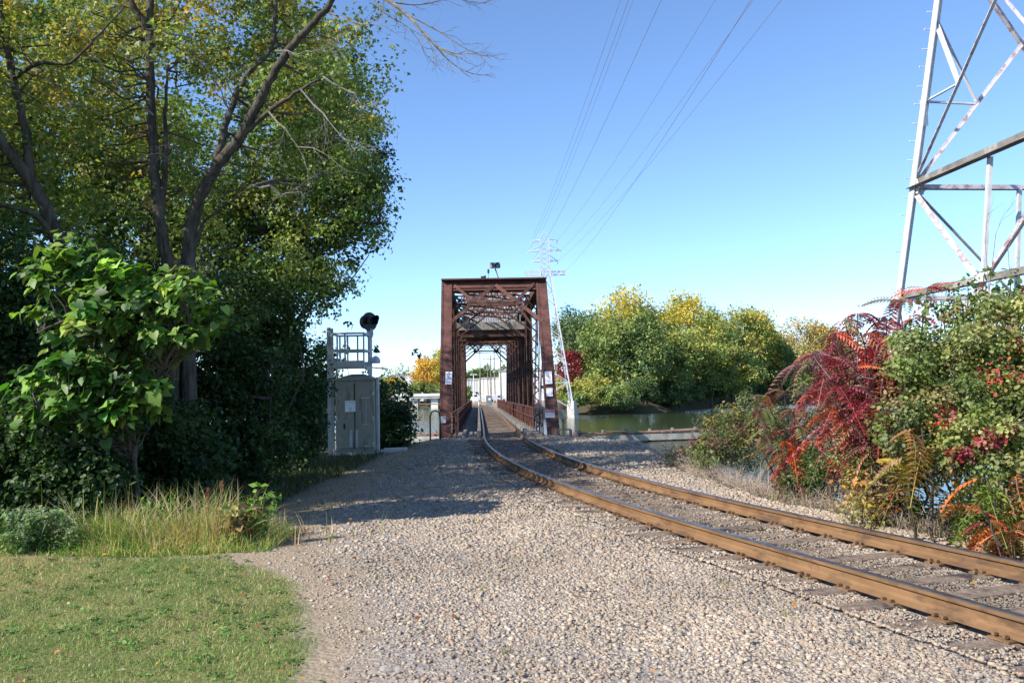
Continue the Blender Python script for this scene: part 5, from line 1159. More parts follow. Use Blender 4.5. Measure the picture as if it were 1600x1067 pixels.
RED = [(0.36, 0.08, 0.1), (0.42, 0.1, 0.11), (0.3, 0.11, 0.13), (0.33, 0.17, 0.17), (0.46, 0.14, 0.08), (0.4, 0.17, 0.19), (0.33, 0.2, 0.13), (0.25, 0.24, 0.11), (0.4, 0.08, 0.09)]
def right_bank():
    # big honeysuckle
    specs = [('large green honeysuckle bush filling the right edge beside the track', [(1500, 590, 9.6, 120, 110, 0.9), (1580, 540, 9.6, 110, 95, 1.0), (1470, 660, 9.8, 110, 90, .8), (1600, 690, 9.0, 110, 110, .9), (1680, 600, 9, 120, 150, 1)], 9.6, 1520, 430),
             ('smaller green bush below the red sumac, left of the large one', [(1400, 690, 11.2, 70, 75, .7), (1420, 610, 11.2, 50, 60, .6), (1370, 730, 11, 50, 45, .5)], 11.2, 1400, 150)]
    for lab, es, Y, bx, n in specs:
        b = gpt(bx, Y); t = empty('honeysuckle_bush', b, lab, 'bush'); mb = MB(); nd = []
        E_ = [ell(*e) for e in es]
        for i in range(12):
            e = E_[i % len(E_)]; q = Vector(e[0]) + Vector((random.gauss(0, .4) * e[1][0], random.gauss(0, .4) * e[1][1], random.gauss(0, .4) * e[1][2])); pts = wob(b + Vector((random.gauss(0, .2), random.gauss(0, .2), 0)), q, 6, .05); mb.tube(pts, [0.028 - .003 * j for j in range(7)], 5); nd += pts[1:]
        c, d = centres(E_, n, 0.25); limbs(mb, nd, c, 0.011, 0.9, 4, .1); mb.build('stems', M['twig_dark'], t)
        def colf(pos, cc, k, ctr):
            pr = np.clip((ctr[:, 2] - 2.55) / 0.6, 0, 1) * 0.22 + 0.06; s = (rng.random(len(ctr)) < pr)[k] & (rng.random(len(k)) < .7); out = cc.copy(); out[s] = pal([(0.4, 0.05, 0.04), (0.5, 0.09, 0.05), (0.42, 0.04, 0.1), (0.34, 0.2, 0.06)], int(s.sum())); return out
        foliage('foliage', c, rng.uniform(0.13, 0.27, n), 135, 0.044, [(0.19, 0.25, 0.07), (0.24, 0.3, 0.085), (0.13, 0.18, 0.05), (0.33, 0.36, 0.12), (0.2, 0.24, 0.1), (0.28, 0.24, 0.1)], T_OVAL, parent=t, colf=colf, upb=0.5, droop=0.15)
    mb = MB(); b = gpt(1500, 9.7); t = empty('shoot_cluster', b, 'upright leafy shoots poking out of the top of the large bush', 'bush'); cc = []
    for px, py in ((1380, 590), (1445, 470), (1490, 455), (1512, 440), (1538, 428), (1560, 450), (1580, 430), (1430, 520), (1470, 480), (1598, 445)):
        q = at(px, py, 9.7); p = at(px - 5, py + 90, 9.8); pts = wob(p, q, 5, .03); mb.tube([b.lerp(p, .6)] + pts, 0.007, 4); cc += [tuple(v) for v in pts]
    mb.build('stems', M['twig_dark'], t); foliage('foliage', np.array(cc), .1, 22, .055, [(0.1, 0.17, 0.04), (0.15, 0.2, 0.05), (0.25, 0.12, 0.05)], T_OVAL, parent=t, upb=.6)
    # red vine patches in the bush
    for i, (px, py, Y, r, lab) in enumerate(((1545, 690, 8.6, 17, 'crimson creeper patch hanging on the large green bush, largest of them'), (1575, 668, 8.5, 8, 'small crimson creeper patch at the right edge above the largest'), (1404, 742, 10.3, 9, 'small crimson creeper patch low on the smaller green bush'), (1500, 708, 8.75, 12, 'crimson creeper patch left of the largest one'), (1400, 772, 10.2, 8, 'lowest small crimson creeper patch near the dry brush'))):
        e = ell(px, py, Y, r, r * .9, .12); t = empty('red_creeper', e[0], lab, 'creeper', 'red creeper patches'); c, d = centres([e], 14 if r > 11 else 6, .2); mb = MB(); mb.tube(wob(Vector(e[0]) + Vector((0, .3, -.3)), Vector(e[0]), 4, .1), .006, 4); mb.build('stem', M['twig_dark'], t)
        foliage('foliage', c, .06, 16, .055, [(0.34, 0.05, 0.06), (0.26, 0.04, 0.05), (0.4, 0.12, 0.12), (0.2, 0.14, 0.06), (0.16, 0.16, 0.06)], T_OVAL, parent=t)
    b = gpt(1430, 11.0)
    sumac('staghorn_sumac', 'tall crimson sumac with drooping fronds crossing in front of the tower leg', stems_at(b, [(1405, 470), (1450, 452), (1425, 500), (1372, 520), (1345, 520), (1310, 540), (1392, 560), (1345, 570), (1300, 560), (1275, 555), (1330, 620), (1470, 470), (1360, 600), (1385, 500), (1320, 500), (1290, 590), (1325, 585), (1352, 545), (1378, 585), (1262, 570), (1280, 610), (1305, 640), (1340, 650), (1365, 625), (1300, 520), (1340, 490), (1400, 530)], 11.0), RED, 0.37, per=22)
    sumac('staghorn_sumac', 'bright red hanging sumac sprig below the tall crimson one', stems_at(gpt(1340, 12.2), [(1310, 640), (1325, 650), (1330, 670), (1300, 650)], 12.0, .2), [(0.5, 0.06, 0.05), (0.42, 0.05, 0.05), (0.3, 0.07, 0.07)], 0.28, per=12)
    sumac('staghorn_sumac', 'olive and dull red sumac standing left of the crimson one above the dry brush', stems_at(gpt(1250, 14.2), [(1200, 620), (1190, 650), (1225, 610), (1260, 600), (1240, 640), (1270, 640), (1215, 670), (1285, 620), (1250, 670), (1190, 640), (1230, 690)], 14.0), [(0.17, 0.18, 0.07), (0.18, 0.16, 0.07), (0.22, 0.1, 0.07), (0.12, 0.15, 0.05), (0.28, 0.08, 0.06), (0.24, 0.24, 0.09)], 0.36, per=17)
    sumac('staghorn_sumac', 'low sumac with scarlet lower fronds below the olive one', stems_at(gpt(1240, 13.2), [(1240, 700), (1225, 690), (1258, 715), (1235, 730), (1270, 690)], 13.0, .2), [(0.5, 0.06, 0.04), (0.6, 0.12, 0.05), (0.35, 0.05, 0.05), (0.3, 0.12, 0.08)], 0.36, per=8)
    sumac('tree_of_heaven', 'yellow green fronds with brown tips at the middle of the large bush', stems_at(gpt(1430, 9.6), [(1420, 675), (1440, 668)], 9.3, .1), [(0.3, 0.26, 0.06), (0.4, 0.3, 0.06), (0.35, 0.22, 0.1)], 0.5, per=7)
    sumac('tree_of_heaven', 'green to orange fronds arching beside the rail at the right edge', stems_at(gpt(1560, 8.6), [(1510, 765), (1540, 745), (1570, 770), (1590, 740), (1560, 800), (1600, 790), (1530, 800)], 8.3, .15), [(0.16, 0.22, 0.05), (0.24, 0.26, 0.06), (0.34, 0.24, 0.1), (0.2, 0.3, 0.06), (0.5, 0.16, 0.06)], 0.46, per=7)
    sumac('staghorn_sumac', 'low scarlet and orange sumac leaves touching the rail at the right edge', stems_at(gpt(1580, 8.2), [(1580, 830), (1548, 812), (1600, 835), (1530, 790), (1600, 812)], 7.95, .1), [(0.5, 0.1, 0.07), (0.55, 0.22, 0.09), (0.25, 0.2, 0.07), (0.4, 0.06, 0.06)], 0.2, per=7)
    # twiggy bushes
    for nm, lab, es, Y, bx, n, cl, ls in (('olive_bush', 'olive green bush with a few yellow leaves standing left of the sumacs', [(1150, 680, 17, 62, 50, 1.0), (1180, 650, 17.2, 45, 40, .8), (1120, 700, 16.5, 40, 30, .8)], 17, 1150, 110, [(0.11, 0.14, 0.045), (0.15, 0.17, 0.05), (0.22, 0.2, 0.06), (0.1, 0.12, 0.05), (0.2, 0.09, 0.07)], 0.065),
                                          ('dark_green_bush', 'low dark green bush behind the dry brush below the crimson sumac', [(1290, 735, 12.8, 45, 45, .6), (1255, 745, 13.4, 40, 30, .6)], 13, 1280, 70, [(0.07, 0.12, 0.035), (0.1, 0.15, 0.04)], 0.06),
                                          ('yellowing_bush', 'small bush with yellow and orange leaves behind the rail', [(1365, 775, 10.6, 36, 40, .35), (1345, 745, 11, 30, 22, .3), (1340, 800, 10.6, 30, 18, .3)], 10.6, 1365, 26, [(0.45, 0.31, 0.08), (0.45, 0.24, 0.08), (0.36, 0.28, 0.13), (0.24, 0.24, 0.09), (0.2, 0.14, 0.09)], 0.06),
                                          ('purple_brown_bush', 'nearly bare purplish bush at the water side left of the olive one', [(1085, 705, 18.5, 34, 22, .7), (1060, 715, 19.5, 30, 16, .6)], 19, 1085, 42, [(0.16, 0.09, 0.08), (0.2, 0.16, 0.09), (0.13, 0.15, 0.07)], 0.06)):
        b = gpt(bx, Y); t = empty(nm, b, lab, 'bush'); mb = MB(); nd = []; E_ = [ell(*e) for e in es]
        for i in range(14):
            e = E_[i % len(E_)]; q = Vector(e[0]) + Vector((random.gauss(0, .5) * e[1][0], random.gauss(0, .5) * e[1][1], random.gauss(0, .5) * e[1][2])); pts = wob(b + Vector((random.gauss(0, .25), random.gauss(0, .25), 0)), q, 5, .06); mb.tube(pts, [0.014 - .002 * j for j in range(6)], 4); nd += pts[1:]
        c, d = centres(E_, n, 0.2); limbs(mb, nd, c, 0.007, 0.9, 4, .1)
        for i in range(16): spray(mb, random.choice(nd), Vector((random.gauss(0, .7), random.gauss(0, .7), random.uniform(0, 1))), random.uniform(.2, .45), .004, 1)
        mb.build('stems', M['twig'], t); foliage('foliage', c, rng.uniform(.13, .26, n), 46 if n < 60 else 70, ls, cl, T_LEAF, parent=t, upb=.4)
    # bare tall twig near the tower
    b = gpt(1560, 13); t = empty('bare_sapling', b, 'leafless thin sapling standing in front of the tower behind the large bush', 'small tree'); mb = MB()
    for px, py in ((1556, 365), (1540, 385), (1575, 390)):
        pts = wob(b, at(px, py, 13), 7, .03); mb.tube(pts, [.02 - .002 * j for j in range(8)], 5)
        for i in range(4, 8): spray(mb, pts[i], Vector((random.gauss(0, .4), 0, 1)), .5, .005, 1, .4)
    mb.build('stems', M['twig'], t)
    # dry brush on the shoulder
    mb = MB()
    for i in range(4200):
        Y = random.uniform(8.6, 20.5); d0 = {0: 1.75}.get(1, float(np.interp(Y, [8, 13, 18, 21], [1.95, 2.15, 2.7, 3.9]))) + abs(random.gauss(0, .5)); x = float(cx(Y)) + d0 * 1.03; z = float(height(x, Y))
        if 9.0 < Y < 10.2 and random.random() < .4: continue
        a = random.uniform(0, 2 * math.pi); L_ = random.uniform(.1, .42); h_ = random.uniform(.1, .5) * min(1, .5 + (d0 - 1.7)); p = Vector((x, Y, z - .02)); q = p + Vector((math.cos(a) * L_, math.sin(a) * L_, h_ * random.uniform(.3, 1))); m_ = p.lerp(q, .5) + Vector((random.gauss(0, .03), random.gauss(0, .03), h_ * .4))
        mb.tube([p, m_, q], [.0035, .003, .0015], 3, cap=False)
        if random.random() < .3: spray(mb, m_, q - p, .2, .0025, 1)
    for i in range(60):
        Y = random.uniform(9, 18); d0 = float(np.interp(Y, [8, 13, 18], [2.2, 2.5, 3.2])) + abs(random.gauss(0, .5)); x = float(cx(Y)) + d0; z = float(height(x, Y)); p = Vector((x, Y, z)); q = p + Vector((random.gauss(0, .5), random.gauss(0, .4), random.uniform(.3, .9))); mb.tube(wob(p, q, 4, .08), [.009, .008, .007, .005, .003], 4, cap=False)
    o = mb.build('dry_brush', M['straw']); tag(o, 'tangle of pale dry stems along the shoulder right of the track', 'dry brush', kind='stuff')
    n = 26000; y = rng.uniform(8.2, 24, n); dd = np.interp(y, [8, 13, 18, 24], [1.85, 2.05, 2.8, 4.6]) + np.abs(rng.normal(0, .6, n)); x = cx(y) + dd * 1.02
    o = blades('bank_weeds', x, y, rng.uniform(.05, .34, n), .012, [(0.34, 0.28, 0.2), (0.42, 0.36, 0.27), (0.26, 0.2, 0.14), (0.12, 0.15, 0.05), (0.3, 0.2, 0.17)], .8, seg=3); tag(o, 'short dry weeds and grass covering the river bank slope', 'weeds', kind='stuff')
    # low bank vegetation hiding the slope foot
    for i, (px, Y, w_, h_, lab) in enumerate(((1330, 12.6, .9, .8, 'weedy green clump on the bank below the crimson sumac'), (1440, 10.6, .8, .8, 'weedy green clump on the bank left of the fern like fronds'), (1560, 9.2, .9, .8, 'weedy dark clump at the foot of the large bush'), (1200, 16, .9, .6, 'weedy clump at the foot of the olive bush'))):
        b = gpt(px, Y); t = empty('weed_clump', b, lab, 'weeds'); e = (np.array([b.x + .3, b.y, b.z + h_ * .45]), np.array([w_, .7, h_ * .6])); c, d = centres([e], 60, .1); mb = MB(); limbs(mb, [b, b + Vector((.2, 0, .3))], c, .006, .7, 3, 0); mb.build('stems', M['twig_dark'], t)
        foliage('foliage', c, .16, 60, .06, [(0.08, 0.13, 0.035), (0.12, 0.16, 0.05), (0.2, 0.15, 0.06)], T_LEAF, parent=t)
M['straw'] = mat_noise('dry_stems', (0.3, 0.23, 0.18), (0.52, 0.43, 0.35), 6, 0.9, 0)
right_bank()

# ------------------------------------------------------------------ far bank
def far_tree(name, label, px, ytop, rx, Y, cols, top=None, ybase=640, n=150, per=58, ls=0.55, group='trees on the far bank', xf=None, trunkc=True, low=0.1, amt=.95):
    rx *= 1.1; gp = at(px, ybase, Y); zt = at(px, ytop, Y).z; zb = max(float(height(gp.x, Y)), -1.5); R_ = rx * Y / FPX; H = zt - zb
    t = empty(name, (gp.x, Y, zb), label, 'tree', group); mb = MB(); nd = []
    pts = wob((gp.x, Y, zb - .4), (gp.x + random.gauss(0, .05) * H, Y, zb + H * .8), 7, .012); mb.tube(pts, [max(.05, (H * .018) * (1 - j / 8)) for j in range(8)], 6); nd += pts[2:]
    for i in range(4):
        a = random.uniform(0, 6.28); p = pts[random.randint(2, 4)]; q = p + Vector((math.cos(a) * R_ * .6, math.sin(a) * R_ * .6, H * .3)); pp_ = wob(p, q, 4, .04); mb.tube(pp_, [H * .008 * (1 - j / 6) for j in range(5)], 5); nd += pp_[1:]
    E_ = [(np.array([gp.x, Y, zb + H * .58]), np.array([R_ * .9, R_ * .9, H * .4]))]
    for i in range(7):
        a = random.uniform(0, 6.28); rr = random.uniform(.3, .62) * R_; zc = random.uniform(.35 + low * .5, .84); sh = 1 - abs(zc - .5) * .9
        E_.append((np.array([gp.x + math.cos(a) * rr * sh, Y + math.sin(a) * rr * sh, zb + H * zc]), np.array([R_ * .45, R_ * .45, H * .15]) * random.uniform(.8, 1.15)))
    c, d = centres(E_, n, 0.45); c[:, 2] = np.clip(c[:, 2], zb + low * H, zt - .02 * H); limbs(mb, nd, c, H * .003, .25, 4); mb.build('trunk', M['bark'], t)
    foliage('crown', c, rng.uniform(.065, .125, n) * H * (0.6 + .5 * R_ / (H * .4)), per, ls, cols, T_LEAF, 'leaf_far', t, upb=.4, colf=None if top is None else yellow_top(zb + H * top[0], zb + H * top[1], top[2], amt, xf), shell=.4, jit=.14)

FG = [(0.2, 0.26, 0.085), (0.24, 0.3, 0.09), (0.16, 0.22, 0.075), (0.29, 0.34, 0.1)]
FD = [(0.11, 0.165, 0.06), (0.14, 0.2, 0.07), (0.09, 0.14, 0.055)]
FL = [(0.36, 0.38, 0.1), (0.3, 0.34, 0.1), (0.44, 0.42, 0.11)]
YE = [(0.62, 0.48, 0.07), (0.68, 0.52, 0.08), (0.5, 0.44, 0.08), (0.42, 0.4, 0.08)]
OR = [(0.62, 0.4, 0.08), (0.68, 0.48, 0.08), (0.56, 0.34, 0.08)]
def far_bank():
    far_tree('broadleaf_tree', 'dark rounded green tree just right of the distant tower', 903, 468, 42, 188, FD, n=130)
    far_tree('red_maple', 'dark red tree behind the distant tower legs', 893, 545, 26, 168, [(0.2, 0.03, 0.035), (0.26, 0.045, 0.045), (0.15, 0.03, 0.03)], n=70, ls=.4, low=.05)
    far_tree('yellow_tree', 'small yellow green tree below the dark red one by the tower', 880, 590, 16, 160, [(0.4, 0.36, 0.08), (0.25, 0.27, 0.07)], n=45, ls=.35, low=.02)
    far_tree('cottonwood', 'tallest far tree, its crown top turned golden yellow', 985, 442, 46, 182, FG + FL, (.62, .84, YE), n=190)
    far_tree('broadleaf_tree', 'broad mid green tree in front of the golden topped one', 952, 492, 44, 170, FG, n=150)
    far_tree('broadleaf_tree', 'dense green tree, second from the left along the water', 1010, 488, 44, 168, FG + FD, n=150)
    far_tree('cottonwood', 'far tree with a bright lemon yellow top in the middle of the row', 1068, 455, 44, 190, FG + FL, (.62, .8, YE), n=170, amt=.95)
    far_tree('broadleaf_tree', 'green tree in front of the lemon topped one', 1062, 508, 42, 174, FG, (.5, .9, FL), n=150)
    far_tree('broadleaf_tree', 'olive green tree right of the middle of the far row', 1112, 500, 42, 182, FG + FL, (.3, 1.0, FL + YE), n=150, amt=.4)
    far_tree('cottonwood', 'tree with orange yellow right half of its crown near the right of the row', 1165, 468, 42, 196, FL + FG, (.8, 1.1, YE), n=180, xf=lambda q: np.clip((q[:, 0] - at(1168, 500, 196).x) / 5, 0, 1) * (q[:, 2] > 8) * .75)
    far_tree('broadleaf_tree', 'green tree with yellow lower branches beside the orange one', 1150, 540, 44, 186, FG + FL, (-.2, .1, YE), n=130, amt=.16)
    far_tree('broadleaf_tree', 'smaller dark green tree at the right end of the row', 1205, 525, 38, 205, FD + FG, n=120)
    far_tree('broadleaf_tree', 'pale orange brown tree behind the right end of the row', 1255, 490, 46, 245, [(0.44, 0.34, 0.12), (0.38, 0.34, 0.12), (0.5, 0.36, 0.12)], n=170, ls=.6)
    far_tree('broadleaf_tree', 'yellowing tree seen behind the tips of the crimson sumac', 1320, 505, 46, 255, FL + OR, n=130, ls=.6)
    far_tree('broadleaf_tree', 'low green tree showing through the gap behind the sumac', 1290, 560, 44, 240, FG, n=90, ls=.55)
    far_tree('orange_tree', 'golden tree at the right part of the far row beside the orange crowned one', 1192, 478, 30, 203, OR + FL + YE, n=120)
    far_tree('broadleaf_tree', 'tan orange tree just left of the crimson sumac tips', 1292, 500, 36, 250, [(0.42, 0.32, 0.12), (0.36, 0.32, 0.12), (0.5, 0.36, 0.12)], n=120, ls=.6)
    for a_, b2, c2, d2, l2 in ((1030, 470, 40, 195, 'green tree filling the gap behind the two yellow topped ones'), (1120, 480, 40, 205, 'lime green tree behind the middle of the far row'), (1200, 498, 36, 215, 'lime tree right of the orange one'), (935, 470, 38, 192, 'lime tree behind the left part of the far row'), (1225, 540, 34, 222, 'low yellow green tree before the pale brown one')): far_tree('broadleaf_tree', l2, a_, b2, c2, d2, FL + FG, n=130)
    for i, px in enumerate((1390, 1460, 1540, 1620)): far_tree('broadleaf_tree', 'distant green tree across the river behind the large bush, number %s from the left' % ('one', 'two', 'three', 'four')[i], px, 530 + 8 * (i % 2), 50, 280 + 12 * i, FG, n=70, ls=.8)
    # waterside shrubs
    for i, (px, yt, rx, Y, cl, lab) in enumerate(((925, 582, 32, 162, FL, 'light green rounded bush at the water beside the tower footing'), (960, 600, 30, 160, FG, 'mid green bush at the water right of the light one'), (900, 612, 20, 158, FG, 'small bush touching the tower footing'), (1000, 590, 30, 162, FD, 'dark overhanging bush along the far waterline'), (1040, 594, 32, 175, FD, 'dark bush in the shade under the lemon topped tree'), (1078, 590, 30, 182, FD, 'shaded bush at the waterline right of the middle'), (1115, 588, 32, 190, FD, 'dark bush at the waterline below the olive tree'), (1150, 586, 32, 196, FD, 'shaded bush at the waterline below the orange tree'), (1185, 580, 32, 206, FD, 'dark bush at the bend of the far shore'), (1220, 578, 32, 216, FD, 'last dark bush of the far shore before the sumac'), (975, 618, 24, 158, FD, 'low dark bush overhanging the water'), (1055, 612, 26, 172, FD, 'low dark bush between two taller ones at the water'))):
        far_tree('waterside_shrub', lab, px, yt, rx, Y, cl, n=100, per=44, ls=.42, group='shrubs along the far shore', low=-.12, ybase=645)
    # left of the bridge and behind it
    far_tree('orange_tree', 'bright orange tree across the river left of the bridge portal', 668, 556, 24, 310, OR, n=90, ls=.7, low=.05, group='trees across the river on the left', ybase=612)
    far_tree('yellow_tree', 'tall yellow green tree right behind the left portal post', 692, 535, 26, 330, FL + YE, n=90, ls=.7, low=.05, group='trees across the river on the left', ybase=612)
    far_tree('broadleaf_tree', 'pale thin green tree behind the white building on the left', 625, 566, 28, 340, [(0.32, 0.34, 0.2), (0.25, 0.28, 0.15)], n=80, per=24, ls=.7, low=.05, group='trees across the river on the left', ybase=612)
    far_tree('broadleaf_tree', 'orange tinted tree behind the dark bush beside the cabinet', 612, 585, 24, 320, OR + FG, n=70, ls=.7, low=.05, group='trees across the river on the left', ybase=612)
    far_tree('broadleaf_tree', 'low green tree at the foot of the orange one', 655, 596, 24, 305, FG, n=60, ls=.6, low=.0, group='trees across the river on the left', ybase=615)
    for i, (px, yt, rx, lab) in enumerate(((728, 577, 22, 'grey green tree behind the left end of the grey warehouse'), (752, 567, 20, 'taller tree behind the middle of the grey warehouse'), (742, 584, 24, 'yellow green low tree just above the warehouse roof'), (785, 570, 22, 'dark tree behind the cream building'), (770, 575, 20, 'tree between the two poles behind the warehouse'), (808, 572, 24, 'tree behind the right bridge truss'), (830, 570, 22, 'last tree behind the right bridge truss'))):
        far_tree('broadleaf_tree', lab, px, yt, rx, 380 + 6 * i, FL if i == 2 else FG + FD, n=60, per=34, ls=.9, low=.0, group='trees behind the warehouses', ybase=605)
    # distant wooded horizon
    V = []; nseg = 400; ys = None
    n = 26000; x = rng.uniform(-900, 1400, n); y = rng.uniform(560, 760, n); z = height(x, y) + rng.random(n) * (9 + 6 * fbm(x, y, .02)); keep = ~((x > -70) & (x < 20) & (y < 520)); pos = np.stack([x, y, z], 1)[keep]; n = len(pos)
    s, t_, nn = rot_from(rng.normal(0, 1, (n, 3)) + [0, 0, .4], rng.normal(0, 1, (n, 3))); Vv, F = scatter(T_LEAF[0], T_LEAF[1], pos, s, t_, nn, rng.uniform(4, 7.5, n)); o = np_obj('distant_woods', Vv, F, M['leaf_far'], np.repeat(pal(FG + FL + FD, n, .15), 4, 0)); tag(o, 'low belt of distant woodland along the horizon', 'woods', kind='stuff')

    def building(name, lab, x0, x1, Y, dep, h, mat, roof='conc', panels=0, windows=()):
        t = empty(name, ((x0 + x1) / 2, Y, -.1), lab, 'building'); mb = MB(); mb.box(((x0 + x1) / 2, Y + dep / 2, h / 2 - .1), (x1 - x0, dep, h)); mb.build('wall', M[mat], t)
        mb = MB(); mb.box(((x0 + x1) / 2, Y + dep / 2, h - .05), (x1 - x0 + .5, dep + .5, .3)); mb.build('roof', M[roof], t)
        if panels:
            mb = MB()
            for i in range(panels): mb.box((x0 + (i + .5) * (x1 - x0) / panels, Y - .06, h / 2 - .1), (.12, .1, h - .2))
            mb.build('pilasters', M['cream' if mat != 'cream' else 'bwall'], t)
        for (a, b_, w_, h_) in windows:
            mb = MB(); mb.box((a, Y - .05, b_), (w_, .1, h_)); mb.build('window', M['glass'], t)
    building('warehouse', 'long low grey warehouse seen through the far end of the bridge', -19.8, -9.2, 232, 30, 6.3, 'bwall', panels=14)
    building('cream_building', 'cream flat roofed building adjoining the grey warehouse', -9.1, -3.9, 230, 26, 6.5, 'cream', panels=3)
    building('white_building', 'taller white building right of the cream one behind the poles', -3.8, 12, 226, 26, 8.3, 'white', windows=[(-0.6 + i * 2.2, 6.6, .8, .8) for i in range(5)] + [(-0.6 + i * 2.2, 3.6, .8, .8) for i in range(5)])
    building('white_building', 'white building across the river beside the orange tree', -49, -36, 332, 14, 10.5, 'white', windows=[(-46 + i * 3, 6.5, 1.4, 1.6) for i in range(4)])
    # road bridge on the left
    t = empty('road_bridge', (-40, 292, WZ), 'low pale concrete road bridge over the river left of the truss bridge', 'bridge'); mb = MB(); mb.box((-60, 292, 1.4), (90, 9, .9)); mb.build('deck', M['conc'], t)
    mb = MB(); mb.box((-60, 287.4, 2.2), (90, .25, .9)); mb.build('parapet', M['cream'], t)
    for x in (-96, -80, -64, -48, -34.5, -27.5): mb = MB(); mb.box((x, 292, -1.4), (2.4, 7, 5)); mb.build('pier', M['cream'], t)
    # timber booms in the river
    for lab, xa, ya, xb, yb in (('long rusty plank boom with bleached timber sides lying on the water right of the bridge', 4.8, 70, 17.2, 72.5), ('rusty plank boom on pale timbers lying on the water left of the bridge', -6.2, 76, -22, 78)):
        t = empty('river_boom', (xa, ya, WZ), lab, 'boom'); a, b_ = Vector((xa, ya, -1.72)), Vector((xb, yb, -1.72)); d = (b_ - a).normalized(); L_ = (b_ - a).length
        nn_ = int(L_ / 1.55)
        for i in range(nn_):
            p = a + d * (L_ * i / nn_); mb = MB(); o_ = Vector((0, random.uniform(-.2, .2), random.uniform(-.04, .08))); mb.bar(p + o_, p + d * (L_ / nn_ * 1.12) + Vector((0, random.uniform(-.2, .2), random.uniform(-.02, .12))), random.uniform(1.0, 1.3), .12); mb.build('plank', M['boom'], t, bevel=.02)
        mb = MB()
        for off in (-.55, .55): mb.bar(a + Vector((0, off, -.42)), b_ + Vector((0, off, -.42)), .35, .5)
        mb.build('float_timber', M['boomw'], t)
        mb = MB()
        for i in range(6): p = a + d * (L_ * (i + .4) / 6); mb.cyl(p + Vector((0, .8, -2.5)), p + Vector((0, .8, .25)), .16, 8)
        mb.build('pile', M['plank'], t)
    # poles and trackside bits beyond the bridge
    for px, yt, Y, arm, lab in ((751, 548, 190, 0, 'plain wooden pole left of centre beyond the bridge'), (762.7, 566, 215, 1.6, 'wooden utility pole with one crossarm before the cream building'), (767.6, 555, 195, 1.8, 'taller utility pole with a crossarm beside the green box'), (773.4, 548, 200, 0, 'thin pole without crossarm before the white building'), (783, 543, 170, 1.4, 'tallest pale pole standing nearest the right truss')):
        p = at(px, 620, Y); zt = at(px, yt, Y).z; p.z = 0; t = empty('utility_pole', (p.x, Y, -.1), lab, 'pole', 'poles beyond the bridge'); mb = MB(); mb.tube([Vector((p.x, Y, -.3)), Vector((p.x, Y, zt))], [.17, .11], 8); mb.build('pole', M['plank'], t)
        if arm:
            mb = MB(); mb.bar((p.x - arm, Y - .15, zt - .9), (p.x + arm, Y - .15, zt - .9), .14, .16)
            for q in (-.9, -.35, .35, .9): mb.cyl((p.x + q * arm, Y - .15, zt - .85), (p.x + q * arm, Y - .15, zt - .55), .06, 6)
            mb.build('crossarm', M['plank'], t)
    for px, yt, Y, lab in ((740.5, 585, 200, 'pale double headed street lamp before the grey warehouse'),):
        p = at(px, 620, Y); zt = at(px, yt, Y).z; t = empty('street_lamp', (p.x, Y, -.1), lab, 'street lamp'); mb = MB(); mb.cyl((p.x, Y, -.2), (p.x, Y, zt), .09, 8); mb.bar((p.x - .5, Y, zt), (p.x + .5, Y, zt), .08, .08); mb.build('pole', M['white'], t)
        for sx in (-1, 1): mb = MB(); mb.box((p.x + sx * .6, Y, zt - .05), (.5, .3, .2)); mb.build('lamp_head', M['white'], t, bevel=.03)
    p = at(748, 618, 134); t = empty('dwarf_signal', (p.x, 134, -.1), 'small railway signal with a black head on a white post beyond the bridge', 'railway signal'); mb = MB(); mb.cyl((p.x, 134, -.2), (p.x, 134, 2.9), .07, 8); mb.build('mast', M['white'], t)
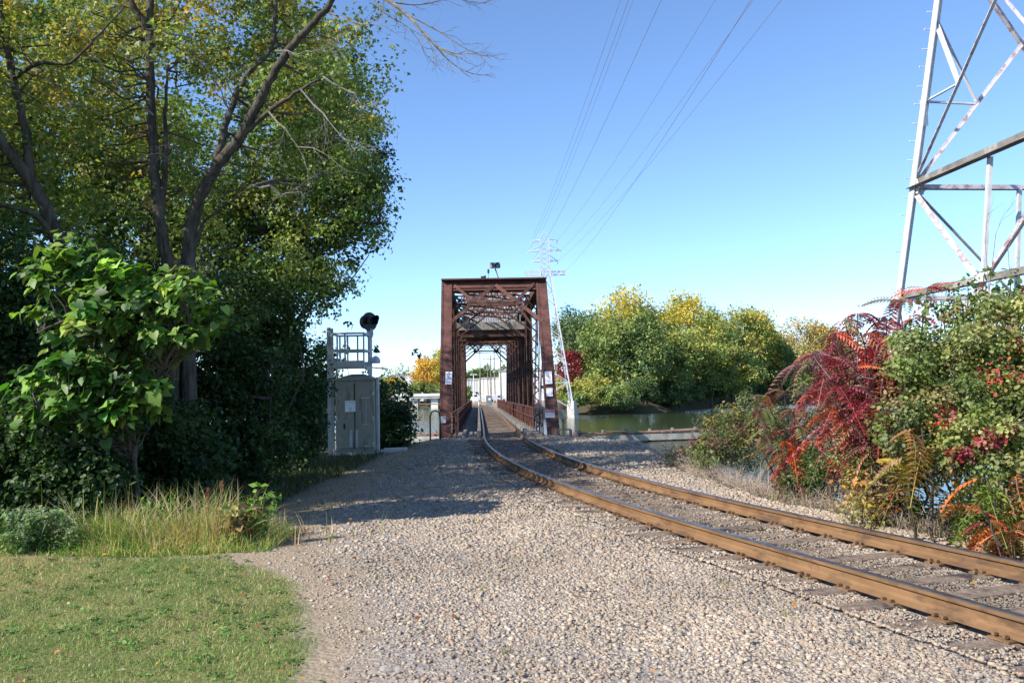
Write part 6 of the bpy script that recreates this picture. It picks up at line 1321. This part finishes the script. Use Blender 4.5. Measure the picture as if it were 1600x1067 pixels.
    mb = MB(); mb.box((p.x, 134, 1.2), (.4, .3, .6)); mb.build('relay_box', M['galv'], t); mb = MB(); mb.cyl((p.x - .3, 133.8, 2.1), (p.x - .3, 133.95, 2.1), .22, 12); mb.bar((p.x - .3, 134, 2.1), (p.x, 134, 2.1), .05, .05); mb.build('signal_head', M['black'], t)
    p = at(764, 618, 145); t = empty('equipment_box', (p.x, 145, -.1), 'dark grey green equipment box with a white notice beyond the bridge', 'cabinet'); mb = MB(); mb.box((p.x, 145, .75), (1.05, .9, 1.7)); mb.build('body', M['eqbox'], t, bevel=.03); mb = MB(); mb.box((p.x + .1, 144.53, 1.0), (.36, .02, .36)); mb.build('notice', M['white'], t); mb = MB(); mb.box((p.x, 145, 1.65), (1.15, 1.0, .1)); mb.build('lid', M['galv'], t)
    def vehicle(px, Y, L_, H_, lab, body, nm, cat):
        p = at(px, 615, Y); x = p.x; t = empty(nm, (x, Y, 0), lab, cat); mb = MB(); pr = [(-L_ / 2, .35), (L_ / 2, .35), (L_ / 2, H_ * .55), (L_ * .38, H_ * .6), (L_ * .22, H_), (-L_ / 2, H_)]
        vs = [(x + a, Y - .9, b_) for a, b_ in pr] + [(x + a, Y + .9, b_) for a, b_ in pr]; n_ = len(pr); mb.add(vs, [tuple(range(n_)), tuple(range(2 * n_ - 1, n_ - 1, -1))] + [(i, i + n_, (i + 1) % n_ + n_, (i + 1) % n_) for i in range(n_)]); mb.build('body', M[body], t, bevel=.06)
        for q in (-.32, .32): mb = MB(); mb.cyl((x + q * L_, Y - .95, .34), (x + q * L_, Y - .72, .34), .34, 14); mb.build('wheel', M['black'], t)
        mb = MB(); mb.box((x + L_ * .1, Y - .905, H_ * .76), (L_ * .22, .02, H_ * .26)); mb.build('window', M['glass'], t)
    vehicle(740, 205, 4.6, 2.1, 'white van parked before the grey warehouse', 'white', 'parked_van', 'van'); vehicle(778, 200, 4.4, 1.7, 'light grey car parked before the white building', 'galv', 'parked_car', 'car')
    # rough shrub at the left of the far approach
    far_tree('trackside_shrub', 'rough green bush left of the track at the far end of the bridge', 729, 603, 9, 135, FG, n=40, per=40, ls=.25, low=.0, group=None, ybase=625)
M['eqbox'] = mat_noise('eqbox_paint', (0.12, 0.15, 0.15), (0.17, 0.2, 0.2), 2, .5, .05)
far_bank()
